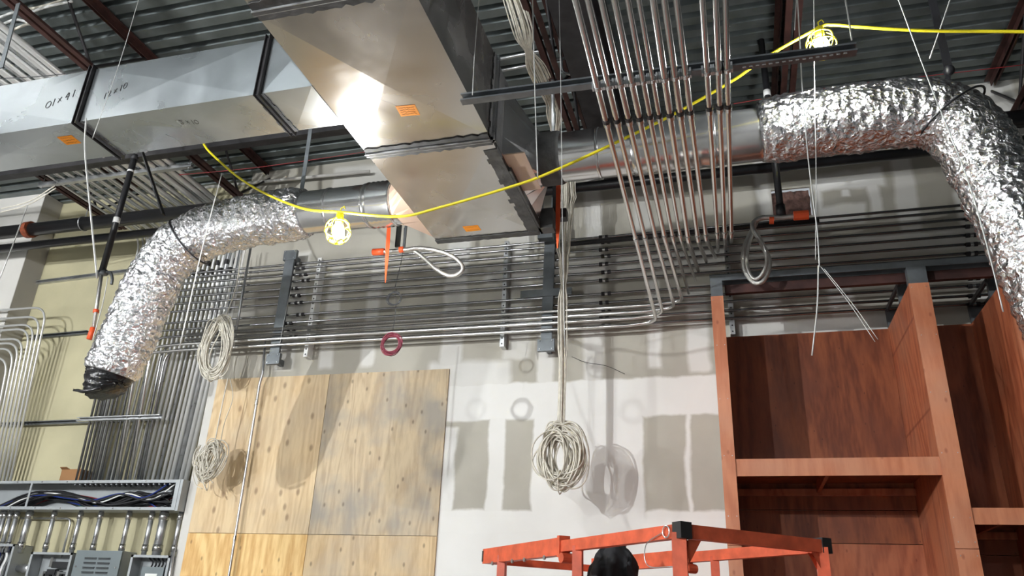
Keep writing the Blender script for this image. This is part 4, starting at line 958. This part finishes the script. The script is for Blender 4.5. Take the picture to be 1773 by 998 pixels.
beam = [(2.662, 2.778), (2.36, 2.46), (2.36, 2.46)]
for i, (x0, x1) in enumerate(bays):
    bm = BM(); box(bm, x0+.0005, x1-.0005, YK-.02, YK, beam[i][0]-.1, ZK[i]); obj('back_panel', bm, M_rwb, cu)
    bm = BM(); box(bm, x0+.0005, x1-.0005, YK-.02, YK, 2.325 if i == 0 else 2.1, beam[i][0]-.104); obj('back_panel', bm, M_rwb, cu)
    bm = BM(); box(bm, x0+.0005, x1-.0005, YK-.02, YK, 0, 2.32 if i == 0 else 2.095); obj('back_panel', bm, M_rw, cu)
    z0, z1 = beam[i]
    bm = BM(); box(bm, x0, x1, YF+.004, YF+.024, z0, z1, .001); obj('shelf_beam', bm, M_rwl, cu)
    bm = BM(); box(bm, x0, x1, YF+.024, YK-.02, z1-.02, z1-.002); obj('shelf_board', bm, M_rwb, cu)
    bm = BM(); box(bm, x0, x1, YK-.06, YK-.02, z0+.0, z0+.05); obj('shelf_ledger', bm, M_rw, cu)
    bm = BM(); xm = (x0+x1)/2-.04; box(bm, xm-.012, xm+.012, YF+.024, YK-.06, z0+.02, z1-.02); obj('shelf_joist', bm, M_rw, cu)
# steel lintel
bm = BM(); box(bm, -.085, 3.32, YF, YF+.008, 4.11, 4.165); box(bm, -.085, 3.32, YF, YF+.09, 4.16, 4.165); box(bm, -.085, 3.32, YF+.085, YF+.09, 4.11, 4.165); obj('steel_lintel', bm, M_post, cu)
bm = BM(); box(bm, .02, 3.2, YF+.09, YF+.13, 4.04, 4.11); obj('red_packer', bm, M_red, cu)

# ================================================================ WIREWAY AND PANELS (left)
tx1 = DRYX-.045
wy = thing('wireway', 'long open grey wireway trough full of cables on the yellow wall', 'wireway', (-6.3, 6.4, tz0))
bm = BM(); box(bm, LEFTX+.02, tx1, TY1-.006, TY1, tz0, tz1); obj('back_plate', bm, M_box, wy)
bm = BM(); box(bm, LEFTX+.02, tx1, TY0, TY1-.006, tz1-.005, tz1); box(bm, LEFTX+.02, tx1, TY0-.004, TY0, tz1-.028, tz1); obj('top_flange', bm, M_box, wy)
bm = BM(); box(bm, LEFTX+.02, tx1, TY0, TY1-.006, tz0, tz0+.005); box(bm, LEFTX+.02, tx1, TY0-.004, TY0, tz0, tz0+.028); obj('bottom_flange', bm, M_box, wy)
bm = BM(); box(bm, tx1, tx1+.03, TY0-.004, TY1, tz0-.005, tz1+.003); box(bm, tx1-.045, tx1+.0, TY0-.008, TY0-.003, tz0, tz1); obj('end_plate', bm, M_box, wy)
X = W(225, 860, Y=TY0).x; X = W(50, 860, Y=TY0).x; bm = BM(); box(bm, X-.012, X+.012, TY0-.006, TY0, tz0+.02, tz1-.02); obj('divider', bm, M_box, wy)
bm = BM(); x = LEFTX+.2
while x < tx1-.1:
    for z in (tz1-.014, tz0+.014): tube(bm, [(x, TY0-.004, z), (x, TY0-.008, z)], .007, 8)
    x += .31
obj('cover_screws', bm, M_emt, wy)
bm = BM(); x = -6.35
while x < tx1-.12:
    for yy in (6.44, 6.54): bm = BM(); tube(bm, [(x, yy, tz1-.005), (x, yy, tz1-.04)], .017, 10); obj('conduit_bushing', bm, M_stut, wy)
    x += .062
rnd = random.Random(12)
def lerp(a, b, u): return a+(b-a)*u
cm = [M_black]*10+[M_blue, M_blue, M_green, M_green, M_redw, M_lab]
nm = {M_black.name: 'black', M_blue.name: 'blue', M_green.name: 'green', M_redw.name: 'red', M_lab.name: 'white'}
for k in range(22):
    m = cm[k % len(cm)]
    xs = -7.25+rnd.uniform(-.25, .25); dz = tz1-tz0; yy = TY0+.03+.14*rnd.random(); r = .011 if m is M_black else .007
    h1 = rnd.uniform(.45, .72); h2 = rnd.uniform(.45, .7) if k % 2 else rnd.uniform(.15, .35)
    pts = [V(xs, yy, tz0+.02), V(xs+.22, yy, tz0+dz*h1*.7), V(xs+.5, yy, tz0+dz*h1), V(xs+.85, yy, tz0+dz*lerp(h1, .3, .5)), V(xs+1.15, yy-.01, tz0+dz*rnd.uniform(.12, .35)), V(xs+1.45, yy, tz0+dz*h2), V(xs+1.75, yy, tz0+dz*rnd.uniform(.3, .6)), V(min(xs+2.0, tx1-.1), yy, tz0+dz*rnd.uniform(.1, .95))]
    bm = BM(); tube(bm, smooth_path(pts, 6), r, 8); tag(finish('power_cable', bm, m, smooth=True), nm[m.name]+' insulated cable lying among others in the open wireway', 'cable', nm[m.name]+' cables in the wireway')
# cardboard box
b0 = W(104, 831, Y=6.45); b1 = W(141, 817, Y=6.45); t = thing('cardboard_box', 'small brown cardboard box standing on the wireway', 'box', ((b0.x+b1.x)/2, 6.5, tz1))
bm = BM(); box(bm, b0.x, b1.x, 6.44, 6.60, tz1+.001, tz1+.12, .002); obj('carton', bm, M_card, t)
bm = BM(); quad(bm, (b0.x, 6.44, tz1+.12), (b0.x+.1, 6.44, tz1+.12), (b0.x+.09, 6.40, tz1+.135), (b0.x+.01, 6.40, tz1+.135)); o = obj('flap', bm, M_card, t); o.modifiers.new('s', 'SOLIDIFY').thickness = .004
# nipples between wireway and panels
stub = [(45, 5, .019), (90, 40, .023), (140, 80, .023), (240, 185, .032), (435, 365, .022), (645, 592, .022), (805, 757, .023), (1030, 980, .023), (1210, 1155, .024), (1308, 1255, .040), (1438, 1390, .022), (20, -18, .02)]
ztop = tz0
for i, (xt, xb, r) in enumerate(sorted(stub)):
    a = W(xt/4.579, 780+495/4.579, Y=6.5); 
    t = thing('conduit_nipple', ORD[i]+' from the left of the short vertical conduits below the wireway', 'conduit', (a.x, 6.5, 2.17), 'short conduits below the wireway')
    bm = BM(); tube(bm, [(a.x, 6.5, tz0), (a.x, 6.5, 2.13)], r, 14); obj('pipe', bm, M_galv, t, True)
    for z in (tz0-.05, 2.20):
        bm = BM(); tube(bm, [(a.x, 6.5, z-.03), (a.x, 6.5, z+.03)], r+.006, 14); obj('connector', bm, M_emt, t, True)
bm = BM(); a = W(170/4.579, 898, Y=6.6); b = W(600/4.579, 898, Y=6.6); e = W(525/4.579, 950, Y=6.6); tube(bm, fillet([V(a.x, 6.6, a.z), V(b.x-.05, 6.6, a.z), V(b.x-.05, 6.6, 2.1)], .06), .011, 8)
tag(finish('small_conduit', bm, M_galv, smooth=True), 'small bent conduit on the yellow wall behind the short conduits', 'conduit')
def panelbox(label, pxl, pxr, pyt, Y0, kind):
    a = W(pxl, pyt, Y=Y0); b = W(pxr, pyt+1, Y=Y0); x0, x1, zt = a.x, b.x, a.z; zb = 1.45
    t = thing('electrical_panel', label, 'electrical panel', ((x0+x1)/2, Y0+.1, zb))
    bm = BM()
    if kind != 'cover':
        box(bm, x0, x1, 6.60, 6.64, zb, zt); box(bm, x0, x0+.006, Y0, 6.60, zb, zt); box(bm, x1-.006, x1, Y0, 6.60, zb, zt); box(bm, x0, x1, Y0, 6.60, zt-.006, zt); box(bm, x0, x1, Y0, 6.60, zb, zb+.006)
        box(bm, x0, x0+.025, Y0-.003, Y0, zb, zt); box(bm, x1-.025, x1, Y0-.003, Y0, zb, zt); box(bm, x0, x1, Y0-.003, Y0, zt-.022, zt)
        obj('enclosure', bm, M_box, t)
    else:
        box(bm, x0, x1, Y0, 6.64, zb, zt, .004); en = obj('enclosure', bm, M_box, t)
        bm = BM(); box(bm, x0-.005, x1+.005, Y0-.02, Y0, zb, zt-.003, .003); cv = obj('cover', bm, M_boxd, t)
        bm = BM()
        for c_ in range(2):
            for r_ in range(9):
                z = zt-.07-r_*.042; xm = x0+(x1-x0)*(.35+.31*c_); w = (x1-x0)*.13
                sqbar(bm, (xm-w, Y0-.024, z), (xm+w, Y0-.024, z), .012, .007); sqbar(bm, (xm-w, Y0-.023, z-.011), (xm+w, Y0-.023, z-.011), .008, .004)
        obj('louvre', bm, M_black, cv)
        bm = BM()
        for xx in (x0+.03, x1-.03): tube(bm, [(xx, Y0-.022, zt-.15), (xx, Y0-.027, zt-.15)], .008, 8)
        obj('screw', bm, M_emt, cv)
    if kind == 'breaker':
        w = x1-x0
        for k in range(3):
            bm = BM(); box(bm, x0+w*(.22+.24*k), x0+w*(.36+.24*k), 6.56, 6.6, zb+.2, zt-.19+.03*(k % 2), .003); obj('breaker_pole', bm, M_black, t)
        bm = BM(); box(bm, x0+w*.42, x0+w*.9, 6.53, 6.57, zt-.14, zt-.08, .004); box(bm, x0+w*.3, x0+w*.5, 6.55, 6.6, zt-.2, zt-.15); obj('bus_bar', bm, M_black, t)
        bm = BM(); box(bm, x0+w*.30, x0+w*.36, 6.56, 6.6, zt-.13, zt-.04); box(bm, x0+w*.2, x0+w*.26, 6.56, 6.6, zb+.1, zt-.17); box(bm, x0+w*.62, x0+w*.68, 6.52, 6.6, zb+.1, zt-.17); obj('lug', bm, M_emt, t)
    if kind == 'main':
        w = x1-x0
        bm = BM(); box(bm, x0+w*.25, x0+w*.82, 6.50, 6.58, zb+.1, zt-.10, .008); mb = obj('main_breaker', bm, M_boxd, t)
        bm = BM(); box(bm, x0+w*.38, x0+w*.68, 6.496, 6.50, zt-.26, zt-.16); obj('label_plate', bm, M_lab, mb)
        bm = BM(); box(bm, x0+w*.83, x0+w*.95, 6.52, 6.6, zb+.2, zt-.12); obj('terminal', bm, M_black, t)
        for k in range(6):
            bm = BM(); xx = x0+w*(.35+.09*k); tube(bm, smooth_path([V(xx, 6.57, zt-.11), V(xx+.02, 6.56, zt-.06), V(xx-.03+.01*k, 6.56, zt-.02)], 5), .008, 8); obj('feed_cable', bm, M_black, t, True)
    if kind == 'wires':
        w = x1-x0
        for k in range(7):
            bm = BM(); xx = x1-.03-.05*k; tube(bm, smooth_path([V(xx-.06, 6.55, zt-.01), V(xx-.02, 6.55, zt-.12), V(xx-.05, 6.55, zt-.28), V(xx-.02, 6.55, zb+.05)], 6), .013, 8); obj('feed_cable', bm, (M_black, M_blue, M_black, M_lab)[k % 4], t, True)
    return x0, x1, zt
panelbox('open grey electrical box full of wires at the far left', -60, 27, 941, 6.42, 'wires')
panelbox('open electrical panel with exposed black breakers', 55, 127, 956, 6.46, 'breaker')
panelbox('closed grey electrical panel with louvred cover', 137, 214, 953, 6.46, 'cover')
panelbox('open electrical panel with main breaker and white label', 228, 296, 961, 6.46, 'main')
a = W(48, 985, Y=6.52); bm = BM(); tube(bm, [(a.x-.13, 6.53, a.z), (a.x-.06, 6.53, a.z), (a.x-.055, 6.53, a.z), (a.x+.06, 6.53, a.z)], lambda i: (.035, .035, .045, .045)[i], 16); tag(finish('conduit_connector', bm, M_galv, smooth=True), 'short horizontal pipe connector between the two left panels', 'connector')
a = W(302, 950, Y=6.46); b = W(296, 998, Y=6.46); bm = BM(); tube(bm, [a, b+V(-.0, 0, -.3)], .014, 10); tag(finish('vertical_conduit', bm, M_galv, smooth=True), 'short vertical conduit end right of the labelled panel', 'conduit')

# ================================================================ LIFT BASKET
A = V(-1.45, 4.62, 2.05); B = V(-.216, 3.176, 2.05); C = V(.338, 3.70, 2.05); D = A+(C-B)
A.z = D.z = B.z = C.z = 2.045
lf = thing('scissor_lift', 'orange-red scissor lift guard rails in front of the wall', 'lift', ((A.x+C.x)/2, (A.y+C.y)/2, 0))
def rail(a, b, w=.042, h=.05, nm_='top_rail', m=M_lift):
    bm = BM(); sqbar(bm, a, b, w, h); return obj(nm_, bm, m, lf)
u = (B-A).normalized(); v = (C-B).normalized(); J = W(1000, 945, Z=2.045)
tJ = .50; Jp = A.lerp(B, tJ); Jq = D.lerp(C, tJ)
rA = rail(A, Jp, .05, .082); rB = rail(Jp, B, .042, .052); rC = rail(B, C, .042, .052); rD = rail(Jq, C, .042, .05); rE = rail(D, Jq, .05, .08); rF = rail(A+V(0, 0, -.02), D+V(0, 0, -.02), .035, .04)
for p in (Jp, Jq):
    bm = BM(); sqbar(bm, p-u*.012, p+u*.012, .06, .10); tube(bm, [p+u*.03+V(0, 0, -.055)-v*.03, p+u*.03+V(0, 0, -.055)+v*.03], .024, 12); obj('slide_bracket', bm, M_lift, lf)
def post(p, w=.045, z0=.95, m=M_lift): 
    bm = BM(); sqbar(bm, V(p.x, p.y, z0), V(p.x, p.y, 2.04), w, w); obj('post', bm, m, lf)
post(A.lerp(B, .12)-V(0, 0, 0)); post(A.lerp(B, .575)); post(B+V(-.01, .012, 0), .055); post(C+V(-.01, -.012, 0), .05); post(D.lerp(C, .62), .042); post(D+V(.02, -.03, 0), .04); post(D.lerp(C, .1), .04)
for p, s in ((B, 1), (C, -1)):
    bm = BM(); sqbar(bm, p-v*.024*s+V(0, 0, .003), p+v*.03*s+V(0, 0, .003), .052, .062); obj('corner_cap', bm, M_liftd, lf)
    bm = BM()
    q0 = p+V(0, 0, -.03); d_ = v*s
    for off in (-.012, .012):
        w_ = u*off; quad(bm, q0+w_+d_*.02, q0+w_+d_*.085, q0+w_+d_*.02+V(0, 0, -.09), q0+w_+d_*.018+V(0, 0, -.09))
    obj('gusset', bm, M_lift, lf)
bm = BM(); sqbar(bm, A-u*.005, A+u*.012, .055, .06); obj('corner_cap', bm, M_liftd, lf)
bm = BM()
for t_ in (.08, .22, .3, .42):
    p = A.lerp(B, t_*1.0)+V(0, 0, -.045); tube(bm, [p-v*.022, p-v*.03], .011, 10)
obj('bolt', bm, M_galv, lf)
bm = BM(); pc = W(1167, 924, Z=2.05); pc = B-u*.06-v*.03+V(0, 0, .0); tube(bm, [pc+u*math.cos(k*PI/8)*.022+V(0, 0, math.sin(k*PI/8)*.022) for k in range(16)], .003, 6, closed=True); tube(bm, smooth_path([pc-u*.02, pc-u*.14+V(0, 0, -.04), pc-u*.13+V(0, 0, -.12), pc+u*.04+V(0, 0, -.13)], 6), .002, 5); obj('lock_pin', bm, M_galv, lf)
for z in (1.5,):
    for a_, b_ in ((A, B), (B, C), (C, D), (D, A)): rail(V(a_.x, a_.y, z), V(b_.x, b_.y, z), .035, .035, 'mid_rail')
bm = BM(); z = .93
vs = [V(p.x, p.y, zz) for zz in (.88, .96) for p in (A, B, C, D)]; vv = [bm.verts.new(p) for p in vs]
for f in ((3, 2, 1, 0), (4, 5, 6, 7), (0, 1, 5, 4), (1, 2, 6, 5), (2, 3, 7, 6), (3, 0, 4, 7)): bm.faces.new([vv[i] for i in f])
obj('platform', bm, M_lift, lf)
for k in range(2):
    for s in (.15, .85):
        o_ = (C-B)*s; 
        for (a_, b_) in ((.08, .92), (.92, .08)):
            bm = BM(); sqbar(bm, A.lerp(B, a_)+o_+V(0, 0, -2.045+.38+.25*k), A.lerp(B, b_)+o_+V(0, 0, -2.045+.38+.25*(k+1)), .035, .06); obj('scissor_arm', bm, M_lift, lf)
bm = BM(); vs = [V(p.x, p.y, zz) for zz in (.10, .38) for p in (A.lerp(B, .03), A.lerp(B, .97), C.lerp(D, .03), C.lerp(D, .97))]; vv = [bm.verts.new(p) for p in vs]
for f in ((3, 2, 1, 0), (4, 5, 6, 7), (0, 1, 5, 4), (1, 2, 6, 5), (2, 3, 7, 6), (3, 0, 4, 7)): bm.faces.new([vv[i] for i in f])
obj('chassis', bm, M_lift, lf)
for a_ in (.12, .88):
    for s in (-.02, 1.02):
        p = A.lerp(B, a_)+(C-B)*s; p = V(p.x, p.y, .15); bm = BM(); tube(bm, [p-v*.04, p+v*.04], .15, 24); obj('wheel', bm, M_liftd, lf)
# black jacket over the rail
jc = W(1062, 1010, Y=4.25)
bm = BM(); bmesh.ops.create_icosphere(bm, subdivisions=4, radius=1)
for vtx in bm.verts:
    c = vtx.co; w = .13+.02*noise.noise(c*2.2); h = .20
    x = c.x*w*(1.0+.35*max(0, -c.z)); y = c.y*.085*(1+.3*math.sin(c.x*9)); z = c.z*h+.03*c.x
    vtx.co = Vector((x, y, z))+Vector((noise.noise(c*4), noise.noise(c*4+V(5, 0, 0)), noise.noise(c*3+V(0, 9, 0))))*.02
bm.transform(Matrix.Translation((jc.x-.01, jc.y, 1.90)))
tag(finish('black_jacket', bm, M_cloth, smooth=True), 'black cloth jacket slumped inside the lift basket', 'jacket')
wire('short frayed grey strap hanging behind the lift rail', [W(1084, 943, Y=4.3), W(1081, 955, Y=4.3), W(1076, 968, Y=4.3)], .004, M_post, 'hanging_strap', 'strap')
for o in list(bpy.data.objects):
    if '_o' in o: del o['_o']
